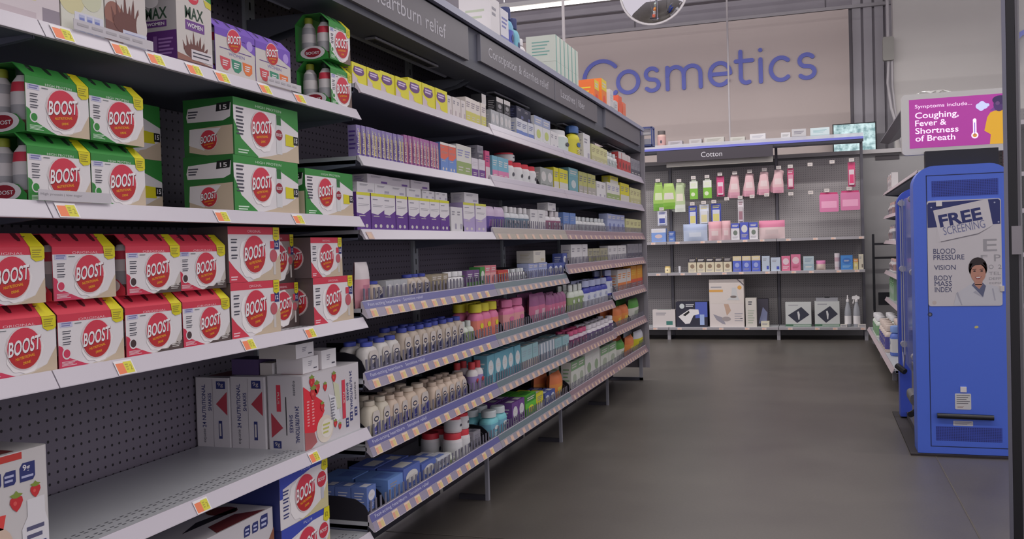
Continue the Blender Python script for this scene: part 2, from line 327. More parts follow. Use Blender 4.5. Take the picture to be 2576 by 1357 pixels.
# shelf goods: shelf row from the top, from y, to y, facings, height, kind, base offset, setback, rows deep (metres)
SPEC = {
 'yel': ('box', 0.06, ((222, 214, 60), (112, 74, 130), (206, 190, 196)), 'pill', 'yellow carton with purple panel'),
 'cream': ('box', 0.05, ((222, 214, 206), (206, 200, 110), (150, 140, 150)), 'half', 'cream and yellow carton'),
 'beigew': ('box', 0.05, ((216, 208, 204), (190, 176, 180), (150, 140, 150)), 'plain', 'off white small carton'),
 'blackw': ('box', 0.05, ((40, 40, 44), (206, 202, 200), (150, 148, 150)), 'band', 'black and white tall carton'),
 'greyw': ('box', 0.05, ((176, 178, 180), (206, 204, 204), (120, 124, 130)), 'oval', 'grey carton with white oval'),
 'navy': ('box', 0.06, ((40, 42, 66), (96, 100, 140), (60, 64, 100)), 'plain', 'navy carton'),
 'whblue': ('box', 0.05, ((206, 208, 214), (110, 130, 190), (120, 126, 160)), 'half', 'white carton with blue foot'),
 'whpack': ('box', 0.06, ((214, 214, 214), (150, 160, 190), (190, 200, 120)), 'band', 'white carton with blue band'),
 'whjar': ('jar', 0.1, ((220, 218, 216), (214, 214, 214), (200, 210, 204)), '', 'white jar with pale label'),
 'yelbot': ('bottle', 0.08, ((214, 204, 40), (60, 100, 160), (206, 198, 60)), 'wide', 'yellow bottle with blue cap'),
 'whbox': ('box', 0.06, ((216, 214, 214), (170, 166, 180), (150, 150, 170)), 'plain', 'plain white carton'),
 'redw': ('box', 0.05, ((190, 70, 70), (206, 196, 196), (120, 60, 60)), 'band', 'red and white carton'),
 'greymix': ('box', 0.05, ((140, 138, 146), (90, 88, 100), (120, 118, 130)), 'half', 'grey carton'),
 'pril': ('blister', 0.03, ((146, 132, 180), (84, 58, 140), (214, 192, 120)), '', 'purple Prilosec pack'),
 'prilp': ('blister', 0.03, ((170, 110, 160), (120, 60, 120), (222, 150, 140)), '', 'magenta Prilosec pack'),
 'blueor': ('box', 0.06, ((110, 142, 200), (222, 110, 90), (230, 226, 220)), 'diag', 'blue carton with orange foot'),
 'whgreen': ('box', 0.06, ((214, 212, 204), (150, 170, 110), (150, 150, 190)), 'half', 'white and green carton'),
 'purpw': ('box', 0.05, ((214, 208, 214), (112, 70, 140), (214, 208, 214)), 'half', 'white and purple carton'),
 'pinkbox': ('box', 0.05, ((206, 84, 130), (214, 200, 206), (120, 60, 120)), 'half', 'pink and white carton'),
 'tealp': ('box', 0.05, ((120, 176, 196), (214, 130, 170), (214, 214, 214)), 'half', 'teal and pink carton'),
 'redcap': ('jar', 0.06, ((216, 212, 212), (206, 50, 64), (206, 206, 206)), '', 'white bottle with red cap'),
 'grpack': ('box', 0.05, ((160, 164, 160), (206, 204, 200), (110, 116, 110)), 'oval', 'grey green carton'),
 'yelbox': ('box', 0.06, ((214, 206, 50), (206, 204, 196), (140, 140, 140)), 'half', 'yellow and grey carton'),
 'tealbox': ('box', 0.07, ((110, 160, 170), (120, 170, 176), (190, 200, 200)), 'band', 'plain teal carton'),
 'olive': ('box', 0.05, ((180, 180, 110), (170, 166, 160), (120, 120, 120)), 'half', 'olive and grey carton'),
 'eqdiag': ('box', 0.05, ((98, 58, 140), (222, 218, 220), (214, 212, 60)), 'diag', 'purple and white carton with yellow top'),
 'eqtop': ('box', 0.06, ((206, 200, 204), (112, 80, 150), (150, 150, 170)), 'plain', 'flat pale carton'),
 'eqtall': ('box', 0.06, ((176, 160, 200), (222, 218, 220), (206, 206, 80)), 'diag', 'white and lilac carton with yellow top'),
 'purpouch': ('pouch', 0.04, ((96, 76, 150), (196, 176, 200), (150, 110, 170)), '', 'purple pouch'),
 'tealbot': ('bottle', 0.05, ((206, 208, 210), (214, 212, 212), (104, 124, 140)), '', 'white bottle with slate label'),
 'redwbot': ('bottle', 0.05, ((214, 210, 212), (206, 200, 202), (140, 84, 110)), '', 'white bottle with plum label'),
 'bluew': ('box', 0.06, ((104, 134, 190), (214, 214, 220), (150, 160, 190)), 'half', 'blue and white carton'),
 'smallw': ('bottle', 0.05, ((206, 206, 206), (200, 204, 204), (170, 176, 176)), '', 'small pale bottle'),
 'lblue': ('box', 0.06, ((170, 180, 214), (150, 160, 200), (120, 130, 180)), 'band', 'light blue carton'),
 'yelw': ('box', 0.05, ((206, 204, 150), (190, 186, 140), (160, 150, 120)), 'half', 'pale yellow carton'),
 'bluebot': ('flat', 0.05, ((190, 176, 160), (60, 72, 160), (64, 66, 110)), 'eq', 'beige bottle with blue cap'),
 'bluebotw': ('flat', 0.05, ((210, 206, 200), (70, 84, 176), (110, 110, 130)), 'eq', 'white bottle with blue cap'),
 'beigebot': ('flat', 0.05, ((216, 196, 176), (206, 186, 166), (88, 84, 150)), 'eq', 'cream bottle with blue label'),
 'bigbeige': ('flat', 0.06, ((216, 196, 174), (214, 200, 180), (84, 86, 170)), 'eq', 'large cream bottle with blue label'),
 'pinkw': ('pouch', 0.04, ((214, 150, 160), (214, 206, 206), (190, 120, 140)), '', 'pink and white pouch'),
 'beigebox': ('box', 0.05, ((190, 178, 150), (150, 140, 120), (110, 100, 90)), 'band', 'beige carton'),
 'whbot': ('flat', 0.04, ((222, 220, 220), (216, 216, 216), (206, 206, 210)), 'wide', 'white bottle'),
 'purpgr': ('box', 0.05, ((112, 80, 130), (110, 160, 90), (206, 206, 206)), 'half', 'purple and green carton'),
 'green': ('box', 0.05, ((70, 140, 64), (206, 210, 200), (206, 210, 200)), 'oval', 'green carton with pale oval'),
 'pinkbx': ('box', 0.05, ((222, 160, 160), (206, 120, 130), (200, 110, 110)), 'band', 'pale pink carton'),
 'redbox': ('box', 0.06, ((190, 70, 66), (214, 120, 80), (214, 150, 80)), 'half', 'red and orange carton'),
 'tanbox': ('box', 0.09, ((206, 202, 190), (190, 180, 150), (150, 150, 150)), 'plain', 'large cream carton'),
 'bluebx': ('box', 0.06, ((76, 90, 156), (206, 210, 220), (150, 160, 200)), 'oval', 'blue carton with white oval'),
 'greyyel': ('box', 0.05, ((170, 166, 140), (190, 190, 100), (120, 120, 120)), 'half', 'grey and yellow carton'),
 'yelpink': ('flat', 0.06, ((220, 120, 160), (216, 206, 50), (226, 130, 110)), 'wide', 'pink bottle with yellow cap'),
 'pink': ('flat', 0.06, ((216, 120, 160), (206, 110, 150), (214, 150, 150)), 'wide', 'pink bottle'),
 'pinksm': ('pouch', 0.05, ((196, 110, 140), (150, 90, 130), (206, 170, 180)), '', 'pink pouch'),
 'greensm': ('bottle', 0.05, ((206, 212, 200), (206, 210, 204), (140, 160, 110)), '', 'white bottle with green label'),
 'bluesolid': ('flat', 0.06, ((60, 66, 160), (170, 176, 206), (206, 210, 220)), 'wide', 'deep blue bottle'),
 'orange': ('box', 0.06, ((222, 150, 50), (214, 90, 60), (222, 180, 60)), 'half', 'orange carton'),
 'orangew': ('box', 0.06, ((214, 206, 200), (222, 130, 70), (222, 140, 70)), 'half', 'white and orange carton'),
 'orpouch': ('pouch', 0.08, ((222, 140, 70), (214, 120, 70), (226, 190, 80)), '', 'orange pouch'),
 'grpouch': ('pouch', 0.08, ((206, 206, 196), (84, 150, 64), (160, 170, 150)), '', 'green and white pouch'),
 'creambot': ('flat', 0.05, ((214, 206, 186), (206, 196, 176), (90, 90, 160)), 'eq', 'cream bottle'),
 'redsm': ('bottle', 0.05, ((220, 214, 212), (200, 60, 64), (150, 130, 180)), '', 'white bottle with small red cap'),
 'teal': ('box', 0.06, ((104, 164, 180), (206, 214, 214), (120, 190, 200)), 'oval', 'teal carton with white oval'),
 'tealcr': ('box', 0.06, ((150, 186, 190), (206, 200, 190), (150, 170, 180)), 'half', 'teal and cream carton'),
 'whnar': ('box', 0.05, ((196, 204, 210), (90, 120, 140), (206, 210, 214)), 'stripe', 'narrow white carton with blue stripes'),
 'mag': ('flat', 0.05, ((206, 190, 200), (206, 90, 130), (112, 50, 92)), 'wide', 'magenta label bottle'),
 'whpurp': ('flat', 0.05, ((222, 216, 220), (222, 216, 220), (96, 70, 120)), 'wide', 'white bottle with purple label'),
 'mini': ('box', 0.09, ((100, 124, 186), (214, 214, 220), (190, 196, 220)), 'oval', 'small blue and white carton'),
 'bigblue': ('box', 0.12, ((110, 146, 210), (90, 120, 190), (206, 206, 206)), 'plain', 'large light blue carton'),
 'bwbox': ('box', 0.1, ((90, 110, 180), (214, 212, 206), (150, 170, 210)), 'oval', 'blue carton with cream oval'),
 'tealbig': ('flat', 0.07, ((124, 200, 206), (206, 214, 214), (110, 170, 190)), 'wide', 'large teal bottle'),
 'purpb': ('box', 0.07, ((112, 70, 140), (214, 214, 214), (214, 214, 214)), 'oval', 'purple and white carton'),
 'greenb': ('box', 0.08, ((100, 190, 60), (60, 140, 50), (214, 214, 60)), 'band', 'bright green carton'),
 'grtall': ('box', 0.06, ((210, 212, 202), (130, 166, 124), (170, 180, 160)), 'band', 'tall white and green carton'),
 'whtall': ('box', 0.06, ((214, 214, 208), (206, 208, 200), (150, 170, 140)), 'band', 'tall plain white carton'),
 'slatebot': ('bottle', 0.05, ((90, 96, 120), (150, 150, 170), (120, 110, 150)), '', 'slate bottle'),
 'yelpch': ('pouch', 0.07, ((214, 204, 50), (206, 206, 214), (150, 160, 60)), '', 'yellow and white pouch'),
}
PH = [
 (0, 2.543, 2.742, 2, 0.069, 'yel', 0, 0, 1),
 (0, 2.742, 2.959, 2, 0.076, 'yel', 0, 0, 1),
 (0, 2.959, 3.314, 3, 0.09, 'yel', 0, 0, 1),
 (0, 3.319, 3.506, 4, 0.081, 'beigew', 0, 0, 1),
 (0, 3.51, 3.753, 4, 0.103, 'cream', 0, 0, 1),
 (0, 3.758, 3.814, 1, 0.154, 'blackw', 0, 0.02, 1),
 (0, 3.825, 4.115, 5, 0.094, 'greyw', 0, 0, 1),
 (0, 4.175, 4.467, 3, 0.101, 'whblue', 0, 0, 1),
 (0, 4.474, 4.768, 2, 0.152, 'whpack', 0, 0, 1),
 (0, 4.776, 4.945, 2, 0.106, 'whbox', 0, 0, 1),
 (0, 4.97, 5.281, 1, 0.147, 'whjar', 0, 0, 1),
 (0, 5.3, 5.496, 1, 0.202, 'yelbot', 0, 0, 1),
 (0, 5.516, 5.694, 1, 0.176, 'whbox', 0, 0, 1),
 (0, 5.716, 6.197, 4, 0.13, 'yelw', 0, 0, 1),
 (0, 6.222, 6.543, 3, 0.129, 'smallw', 0, 0, 1),
 (0, 6.571, 7.021, 4, 0.157, 'redw', 0, 0, 1),
 (0, 7.053, 7.425, 3, 0.152, 'greymix', 0, 0, 1),
 (1, 2.566, 2.909, 12, 0.101, 'pril', 0, 0, 1),
 (1, 2.913, 3.221, 10, 0.107, 'prilp', 0, 0, 1),
 (1, 3.229, 3.392, 2, 0.114, 'blueor', 0, 0, 1),
 (1, 3.396, 3.569, 2, 0.124, 'whgreen', 0, 0, 1),
 (1, 3.574, 3.723, 2, 0.083, 'purpw', 0, 0, 1),
 (1, 3.728, 3.784, 1, 0.127, 'pinkbox', 0, 0, 1),
 (1, 3.815, 4.047, 3, 0.114, 'tealp', 0, 0, 1),
 (1, 4.059, 4.551, 4, 0.114, 'redcap', 0, 0, 1),
 (1, 4.566, 4.808, 2, 0.119, 'grpack', 0, 0, 1),
 (1, 4.824, 5.129, 3, 0.138, 'yelbox', 0, 0, 1),
 (1, 5.147, 5.362, 1, 0.161, 'tealbox', 0, 0, 1),
 (1, 5.381, 5.812, 4, 0.156, 'olive', 0, 0, 1),
 (1, 5.834, 6.119, 2, 0.124, 'whbox', 0, 0, 1),
 (1, 6.144, 6.57, 3, 0.136, 'whgreen', 0, 0, 1),
 (1, 6.598, 6.927, 2, 0.159, 'yelbox', 0, 0, 1),
 (1, 6.959, 7.501, 4, 0.142, 'yelw', 0, 0, 1),
 (2, 2.545, 3.302, 8, 0.12, 'eqdiag', 0, 0, 1),
 (2, 3.314, 3.45, 2, 0.099, 'whbox', 0, 0, 1),
 (2, 3.459, 3.723, 2, 0.122, 'eqtall', 0, 0, 1),
 (2, 3.738, 3.991, 2, 0.118, 'purpouch', 0, 0, 1),
 (2, 4.003, 4.362, 5, 0.125, 'tealbot', 0, 0, 1),
 (2, 4.375, 4.646, 2, 0.124, 'whbox', 0, 0, 1),
 (2, 4.661, 4.982, 3, 0.125, 'redwbot', 0, 0, 1),
 (2, 4.999, 5.269, 2, 0.125, 'bluew', 0, 0, 1),
 (2, 5.288, 6.116, 8, 0.109, 'smallw', 0, 0, 1),
 (2, 6.141, 6.744, 4, 0.149, 'lblue', 0, 0, 1),
 (2, 6.774, 7.396, 4, 0.128, 'yelw', 0, 0, 1),
 (3, 2.549, 2.64, 1, 0.145, 'pinkw', 0, 0, 1),
 (3, 2.646, 2.726, 1, 0.08, 'bluebot', 0, 0, 1),
 (3, 2.732, 2.906, 3, 0.079, 'greyw', 0, 0, 1),
 (3, 2.913, 3.101, 3, 0.092, 'bluebot', 0, 0, 1),
 (3, 3.108, 3.27, 3, 0.085, 'beigebox', 0, 0, 1),
 (3, 3.278, 3.456, 3, 0.089, 'whbot', 0, 0, 1),
 (3, 3.465, 3.614, 2, 0.089, 'purpgr', 0, 0, 1),
 (3, 3.623, 3.682, 1, 0.099, 'green', 0, 0, 1),
 (3, 3.692, 3.837, 2, 0.103, 'pinkbx', 0, 0, 1),
 (3, 3.847, 4.003, 2, 0.077, 'redbox', 0, 0, 1),
 (3, 4.015, 4.299, 4, 0.077, 'smallw', 0, 0, 1),
 (3, 4.312, 4.651, 4, 0.096, 'lblue', 0, 0, 1),
 (3, 4.666, 5.047, 4, 0.087, 'bluebx', 0, 0, 1),
 (3, 5.137, 5.545, 3, 0.136, 'whbox', 0, 0, 1),
 (3, 5.566, 6.117, 5, 0.108, 'greyyel', 0, 0, 1),
 (3, 6.142, 6.778, 4, 0.122, 'whbox', 0, 0, 1),
 (3, 6.809, 7.404, 4, 0.131, 'greymix', 0, 0, 1),
 (4, 2.581, 2.675, 1, 0.109, 'bluebotw', 0, 0, 2),
 (4, 2.678, 2.838, 2, 0.114, 'bluebotw', 0, 0, 2),
 (4, 2.851, 3.429, 8, 0.131, 'bluebot', 0, 0, 2),
 (4, 3.438, 3.556, 2, 0.104, 'greensm', 0, 0, 2),
 (4, 3.575, 3.871, 3, 0.165, 'yelpink', 0, 0, 2),
 (4, 3.949, 4.251, 2, 0.159, 'pink', 0, 0, 2),
 (4, 4.377, 4.643, 2, 0.162, 'pinksm', 0, 0, 2),
 (4, 4.659, 5.036, 5, 0.144, 'pinksm', 0, 0, 2),
 (4, 5.125, 5.452, 3, 0.171, 'greensm', 0, 0, 2),
 (4, 5.472, 6.295, 5, 0.181, 'bluesolid', 0, 0, 2),
 (4, 6.43, 6.902, 3, 0.172, 'orangew', 0, 0, 2),
 (4, 6.934, 7.408, 2, 0.187, 'orange', 0, 0, 2),
 (5, 2.588, 2.666, 1, 0.131, 'creambot', 0, 0, 2),
 (5, 2.672, 2.742, 1, 0.133, 'creambot', 0, 0, 2),
 (5, 2.748, 2.88, 2, 0.126, 'beigebot', 0, 0, 2),
 (5, 2.887, 3.067, 2, 0.129, 'bigbeige', 0, 0, 2),
 (5, 3.104, 3.447, 5, 0.115, 'beigebot', 0, 0, 2),
 (5, 3.52, 3.654, 2, 0.137, 'redsm', 0, 0, 2),
 (5, 3.674, 4.142, 5, 0.148, 'teal', 0, 0, 2),
 (5, 4.155, 4.433, 3, 0.13, 'tealcr', 0, 0, 2),
 (5, 4.447, 4.746, 5, 0.113, 'whnar', 0, 0, 2),
 (5, 4.762, 5.031, 2, 0.108, 'tealcr', 0, 0, 2),
 (5, 5.102, 5.51, 4, 0.114, 'mag', 0, 0, 2),
 (5, 5.531, 6.263, 6, 0.113, 'whpurp', 0, 0, 2),
 (5, 6.398, 6.868, 2, 0.153, 'orpouch', 0, 0, 2),
 (5, 6.932, 7.336, 1, 0.175, 'grpouch', 0, 0, 2),
 (6, 2.701, 2.818, 1, 0.09, 'bigblue', 0, 0, 2),
 (6, 2.824, 2.963, 1, 0.096, 'bwbox', 0, 0, 2),
 (6, 2.97, 3.1, 1, 0.08, 'bwbox', 0, 0, 2),
 (6, 3.108, 3.224, 1, 0.067, 'whblue', 0, 0, 2),
 (6, 3.232, 3.306, 1, 0.056, 'greensm', 0, 0, 2),
 (6, 3.315, 3.481, 2, 0.116, 'redcap', 0, 0, 2),
 (6, 3.491, 3.575, 1, 0.089, 'greymix', 0, 0, 2),
 (6, 3.714, 3.942, 2, 0.132, 'tealbig', 0, 0, 2),
 (6, 3.988, 4.183, 2, 0.124, 'purpb', 0, 0, 2),
 (6, 4.196, 4.368, 1, 0.123, 'greenb', 0, 0, 2),
 (6, 4.382, 4.509, 1, 0.104, 'yelbox', 0, 0, 2),
 (6, 4.524, 4.722, 2, 0.083, 'bluebx', 0, 0, 2),
 (6, 4.753, 4.97, 1, 0.149, 'orpouch', 0, 0, 2),
 (6, 5.076, 5.401, 2, 0.175, 'grtall', 0, 0, 2),
 (6, 5.421, 5.812, 2, 0.211, 'whtall', 0, 0, 2),
 (6, 5.836, 6.312, 2, 0.171, 'grtall', 0, 0, 2),
 (6, 6.45, 6.712, 1, 0.144, 'grpouch', 0, 0, 2),
 (6, 6.773, 7.061, 1, 0.145, 'orpouch', 0, 0, 2),
 (6, 7.128, 7.446, 1, 0.153, 'yelpch', 0, 0, 2),
 (0, 3.919, 4.106, 2, 0.068, 'blackw', 0.0955, 0.005, 1),
 (0, 4.218, 4.465, 2, 0.063, 'navy', 0.1025, 0.01, 1),
 (2, 2.569, 3.056, 4, 0.032, 'whbox', 0.1215, 0.01, 1),
 (2, 2.663, 3.162, 3, 0.03, 'eqtop', 0.155, 0.02, 1),
 (2, 3.07, 3.314, 4, 0.03, 'whbox', 0.1215, 0.01, 1),
 (2, 3.494, 3.661, 1, 0.042, 'whbox', 0.1235, 0.01, 1),
 (2, 4.71, 4.868, 1, 0.043, 'whbox', 0.1265, 0.01, 1),
 (3, 4.399, 4.613, 1, 0.062, 'tanbox', 0.0975, 0.0, 1),
 (1, 3.64, 3.713, 1, 0.058, 'greymix', 0.0845, 0.0, 1),
 (1, 4.1, 4.209, 1, 0.04, 'redcap', 0.1155, 0.01, 1),
 (1, 6.271, 6.542, 1, 0.051, 'yelbox', 0.1375, 0.0, 1),
 (6, 3.33, 3.48, 2, 0.064, 'redcap', 0.1175, 0.003, 1),
]
DIV = [(2, 2.527), (2, 3.306), (2, 3.455), (2, 3.728), (2, 4.369), (2, 4.99), (1, 4.053), (1, 4.558), (1, 5.138), (1, 5.371), (1, 5.823), (1, 6.132), (1, 6.584), (3, 4.305), (3, 5.065), (3, 5.119), (4, 2.575), (4, 2.845), (4, 3.566), (4, 3.926), (4, 4.264), (4, 4.364), (4, 6.375), (4, 6.918), (5, 2.582), (5, 2.884), (5, 3.074), (5, 3.492), (5, 4.754), (5, 6.371), (5, 6.9), (6, 2.678), (6, 2.967), (6, 3.594), (6, 3.639), (6, 3.694), (6, 4.516), (6, 4.737), (6, 4.988), (6, 5.058), (6, 5.282), (6, 5.462), (6, 5.676), (6, 6.339)]
TAGB = {'B0': [1.345, 1.496, 1.599, 1.726, 1.829, 2.007, 2.172], 'B1': [1.339, 1.809, 2.144], 'B2': [1.472, 1.897, 2.185], 'B3': [1.696, 2.183]}

# ------------------------------------------------------------------ shelving
PEG = peg('pegboard_grey', (112, 106, 118), (14, 12, 18), ('Y', 'Z'))
PEGX = peg('pegboard_beige', (122, 118, 118), (64, 60, 64), ('X', 'Z'), .0254, .004)
DECK = noisy('shelf_enamel', (176, 178, 182), (184, 186, 190), 3, .38)
LIPM = M((196, 190, 198), .38, name='shelf_edge_enamel')
UNDER = M((104, 108, 124), .6, name='shelf_underside_shade')  # bluish tint of the shade below the shelves put into the colour
def perf(mb, y0, y1, z, xs):                       # rows of small slots near the shelf edge
    m = M((110, 110, 116)); n = int((y1-y0)/.022)
    for x in xs:
        for k in range(n): y = y0+(k+.5)*(y1-y0)/n; mb.add([(x-.002, y-.005, z), (x+.002, y-.005, z), (x+.002, y+.005, z), (x-.002, y+.005, z)], [(0, 1, 2, 3)], m)
def shelf(parent, y0, y1, zb, style, xb=-.387, strip=None, tags=(), slots=True, label=None, text=None):
    """zb = lower edge of the lip. The deck lies .03 above it."""
    g = .0015; y0 += g; y1 -= g; zt = zb+.03
    mb = MB()
    mb.box(xb, -.022, y0, y1, zt-.012, zt, DECK)
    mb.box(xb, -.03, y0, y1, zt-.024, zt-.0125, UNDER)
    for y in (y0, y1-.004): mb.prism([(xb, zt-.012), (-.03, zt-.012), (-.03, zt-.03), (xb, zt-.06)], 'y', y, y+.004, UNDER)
    if style == 'plain':   # rolled metal edge leaning out at the bottom
        prof = [(-.024, zt-.012), (-.024, zt+.001), (-.0175, zt+.0028), (-.0005, zb+.002), (0, zb), (-.008, zb-.001), (-.012, zb+.008)]
        mb.prism(prof, 'y', y0, y1, LIPM)
    else:                  # tall ticket channel
        prof = [(-.026, zt-.012), (-.026, zt+.022), (-.022, zt+.024), (0, zb), (-.006, zb-.001)]
        mb.prism(prof, 'y', y0, y1, LIPM)
    if slots: perf(mb, y0+.03, y1-.03, zt+.0006, (-.045, -.056, -.08, -.091))
    s = mb.build('shelf', parent)
    if style != 'plain' and strip:
        F = Face((-.022, y0, zt+.024), (0, 1, 0), Vector((-.022, 0, .054)).normalized())
        q = MB(); L = y1-y0
        F = Face((0, y0, zb), (0, 1, 0), Vector((-.022, 0, .054)).normalized())
        q.quad(F, 0, L, .031, .056, M(strip[0], .35), 1); q.quad(F, 0, L, .002, .030, M(strip[1], .35), 1)
        if text: q.text(F, text, .03, .036, min(len(text)*.0105, L*.5), .014, M((196, 196, 214)), 2)
        q.build('ticket_strip', s)
    n_ = 0
    for k, (yt, col) in enumerate(tags):
        if style == 'plain': F = Face((-.0155, yt, zt+.003), (0, 1, 0), Vector((-.0145, 0, .031)).normalized()); F = Face((.001, yt, zb+.001), (0, 1, 0), Vector((-.0165, 0, .0315)).normalized())
        else: F = Face((0, yt, zb+.001), (0, 1, 0), Vector((-.022, 0, .054)).normalized())
        kk = ('tag', style, col)
        if kk not in TAGM:
            q = MB(); F0 = Face((0, 0, 0), F.u, F.v)
            if col == 'sale':
                q.quad(F0, -.003, .047, .0005, .032, WHITE, 2)
                q.quad(F0, 0, .021, .003, .026, M((232, 128, 84)), 3); q.quad(F0, .021, .044, .003, .028, M((212, 206, 62)), 3)
                q.text(F0, '2', .035, .009, .006, .011, M((150, 140, 40)), 4); q.bars(F0, .024, .032, .008, .024, 3, M((170, 160, 60)), 4)
            elif col == 'small':
                q.quad(F0, 0, .042, 0, .028, M((222, 196, 172)), 2); q.quad(F0, .003, .018, .003, .022, M((216, 156, 134)), 3); q.quad(F0, .018, .038, .003, .022, M((208, 188, 128)), 3)
            elif col == 'dull':
                q.quad(F0, 0, .040, 0, .026, M((196, 168, 158)), 2); q.quad(F0, .006, .028, .004, .020, M((206, 176, 150)), 3)
            TAGM[kk] = q.mesh('price_tag')
        o = obj('price_tag', TAGM[kk], s); o.location = F.o
    return zt
TAGM = {}
def bay(name, label, y0, y1, top=2.035, foot=True, group='long run of grey shelving along the aisle', backz=.12, xb=-.40):
    t = thing('gondola_shelving', label, 'shelving unit', (0, 0, 0), 0, group)
    q = MB(); q.box(xb-.02, xb, y0+.027, y1-.027, backz, top, PEG); q.build('back_panel', t)
    for y in (y0,):
        q = MB(); q.box(xb-.03, xb+.012, y-.026, y+.026, 0.02, top, M((178, 184, 188), .5, name='upright_grey'))
        for k in range(int(top/.05)): q.box(xb+.012, xb+.0125, y-.004, y+.004, .2+k*.05, .225+k*.05, BLACK)
        q.build('upright', t)
    q = MB(); q.box(-.21, -.085, y0-.010, y0+.010, 0.0, .022, M((44, 42, 50))); q.box(-.085, -.07, y0-.010, y0+.010, 0, .20, M((132, 132, 140))); q.build('base_leg', t)
    q = MB(); q.box(-.30, -.296, y0+.02, y1-.02, 0.02, .2, M((46, 44, 52))); q.build('kick_plate', t)
    return t
LILAC = ((98, 98, 150), (150, 142, 160)); TEAL = ((104, 120, 126), (152, 148, 156)); PINK = ((140, 116, 124), (158, 132, 138)); SILV = ((172, 164, 178), (178, 168, 180)); OLIV = ((158, 150, 142), (166, 158, 146))

# -- the two shake bays
LBL0 = dict(B0=1.521, B1=1.190, B2=.877, B3=.533)
def sale(ys): return [(y, 'sale') for y in ys]
for y0, y1, lb, tg in ((Y0-2*B, Y0-B, 'grey shelving bay at the left edge of the photo', {}),
    (Y0-B, Y0, 'grey shelving bay holding the multipacks of nutritional shakes', TAGB)):
    t = bay('shakes', lb, y0, y1)
    for k, z in LBL0.items(): shelf(t, y0, y1, z, 'plain', tags=sale(tg.get(k, [])))
    shelf(t, y0, y1, .205, 'plain')
B0 = {k: v+.03 for k, v in LBL0.items()}; B0['B4'] = .235

# -- the four pharmacy bays
BAYLB = ['nearest pharmacy shelving bay, next to the shakes', 'second pharmacy shelving bay from the shakes', 'third pharmacy shelving bay from the shakes', 'farthest pharmacy shelving bay, at the end of the run']
ZR = {0: [1.606, 1.381, 1.151, .905, .682, .471, .235], 2: [1.606, 1.381, 1.151, .956, .682, .471, .235], 3: [1.606, 1.381, 1.151, .956, .729, .479, .235]}
ZR[1] = ZR[0]
DK = {b: [z+.03 for z in ZR[b]] for b in ZR}
PHARM = []
for b in range(4):
    y0 = Y0+b*B; y1 = y0+B
    t = bay('pharmacy', BAYLB[b], y0, y1); PHARM.append(t)
    for i, z in enumerate(ZR[b]):
        n = 13 if i > 2 else 9; col = 'small' if (b == 0 and i > 2) else 'dull'
        if b == 0 and i < 3:
            shelf(t, y0, y1, z, 'plain', tags=[(y0+.02, 'dull')] if i == 2 else [], slots=False); continue
        st = LILAC if b == 0 else SILV if i < 2 else OLIV if (i == 2 and b == 1) else TEAL if b == 1 else PINK
        if b == 0 and i > 2: ys = [y0+.03+k*.094+(.01 if k % 3 else 0) for k in range(12)]
        else: ys = [y0+.04+k*(B-.08)/n for k in range(n)] if i > 1 else []
        shelf(t, y0, y1, z, 'channel', strip=st, tags=[(y, col) for y in ys], slots=False, text='Fast-acting heartburn   Sensitive relief' if (b == 0 and i > 2) else None)
        if i > 1:        # clear pusher fence behind the lip
            f = MB(); zt = z+.03; fm = M((116, 114, 128), .3); y = y0+.02; cb = [(y0+.012, zt+.022)]; bt = []
            while y < y1-.02: bt += [(y, zt+.026), (y, zt+.062), (y+.011, zt+.062), (y+.011, zt+.026)]; y += .034
            f.prism([(y0+.012, zt+.022)]+[(y0+.012, zt+.026)]+bt+[(y1-.012, zt+.026), (y1-.012, zt+.022)], 'x', -.0265, -.0245, fm)
            f.build('pusher_fence', [c for c in t.children if c.name.startswith('shelf')][-1])
# end panel of the run
e = MB(); e.box(-.42, -.031, YE+.004, YE+.02, .1, 1.93, M((128, 122, 126), .5)); e.box(-.03, .004, YE+.004, YE+.03, .1, 2.0, M((142, 138, 144), .5)); e.box(-.43, -.41, YE-.018, YE+.03, 0, 2.035, DSTEEL)
e.build('end_panel', PHARM[3])
e = MB(); e.box(-.075, -.05, YE-.03, YE-.004, 0, .2, M((150, 150, 158))); e.box(-.43, -.05, YE-.03, YE-.004, 0, .022, DSTEEL); e.build('base_leg', PHARM[3])

# -- lit canopy with category headers along the top of the run
cnp = thing('shelf_canopy', 'dark canopy with pale top edge running above the whole left run', 'canopy', (0, 0, 0))
q = MB(); q.box(-.44, -.012, Y0-2*B, YE, 2.036, 2.05, M((70, 70, 80))); q.box(-.012, .008, Y0-2*B, YE, 2.030, 2.058, M((150, 152, 172), .4)); q.build('top_shelf', cnp)
q = MB(); dk = M((78, 80, 90), .5)
q.box(-.06, -.02, Y0-2*B, YE, 1.90, 2.030, M((84, 86, 98), .5)); q.prism([(-.10, 1.90), (-.02, 1.90), (-.02, 1.86), (-.15, 1.85), (-.15, 1.865)], 'y', Y0-2*B, YE, dk); q.build('valance', cnp)
for b in range(-1, 4):
    y = Y0+b*B
    q = MB(); q.tube([(-.17, y+.12, 1.858), (-.17, y+B-.12, 1.858)], .009, M((120, 122, 134), .4)); q.build('rail', cnp)
    q = MB(); q.box(-.135, -.095, y+.30, y+.85, 1.842, 1.8495, M((120, 120, 126), .4))
    for k in range(26): q.box(-.130, -.100, y+.31+k*.02, y+.322+k*.02, 1.8405, 1.842, BLACK)
    q.build('vent_grille', cnp)
    q = MB()
    for s in (-1, 1): q.prism([(-.38, 1.86), (-.10, 1.86), (-.16, 1.83), (-.30, 1.80), (-.38, 1.74)], 'y', y+s*.030-.002, y+s*.030+.002, M((92, 96, 104), .5))
    q.build('bracket', cnp)
HB = M((104, 100, 106), .45, name='header_charcoal'); HT = M((188, 186, 192))
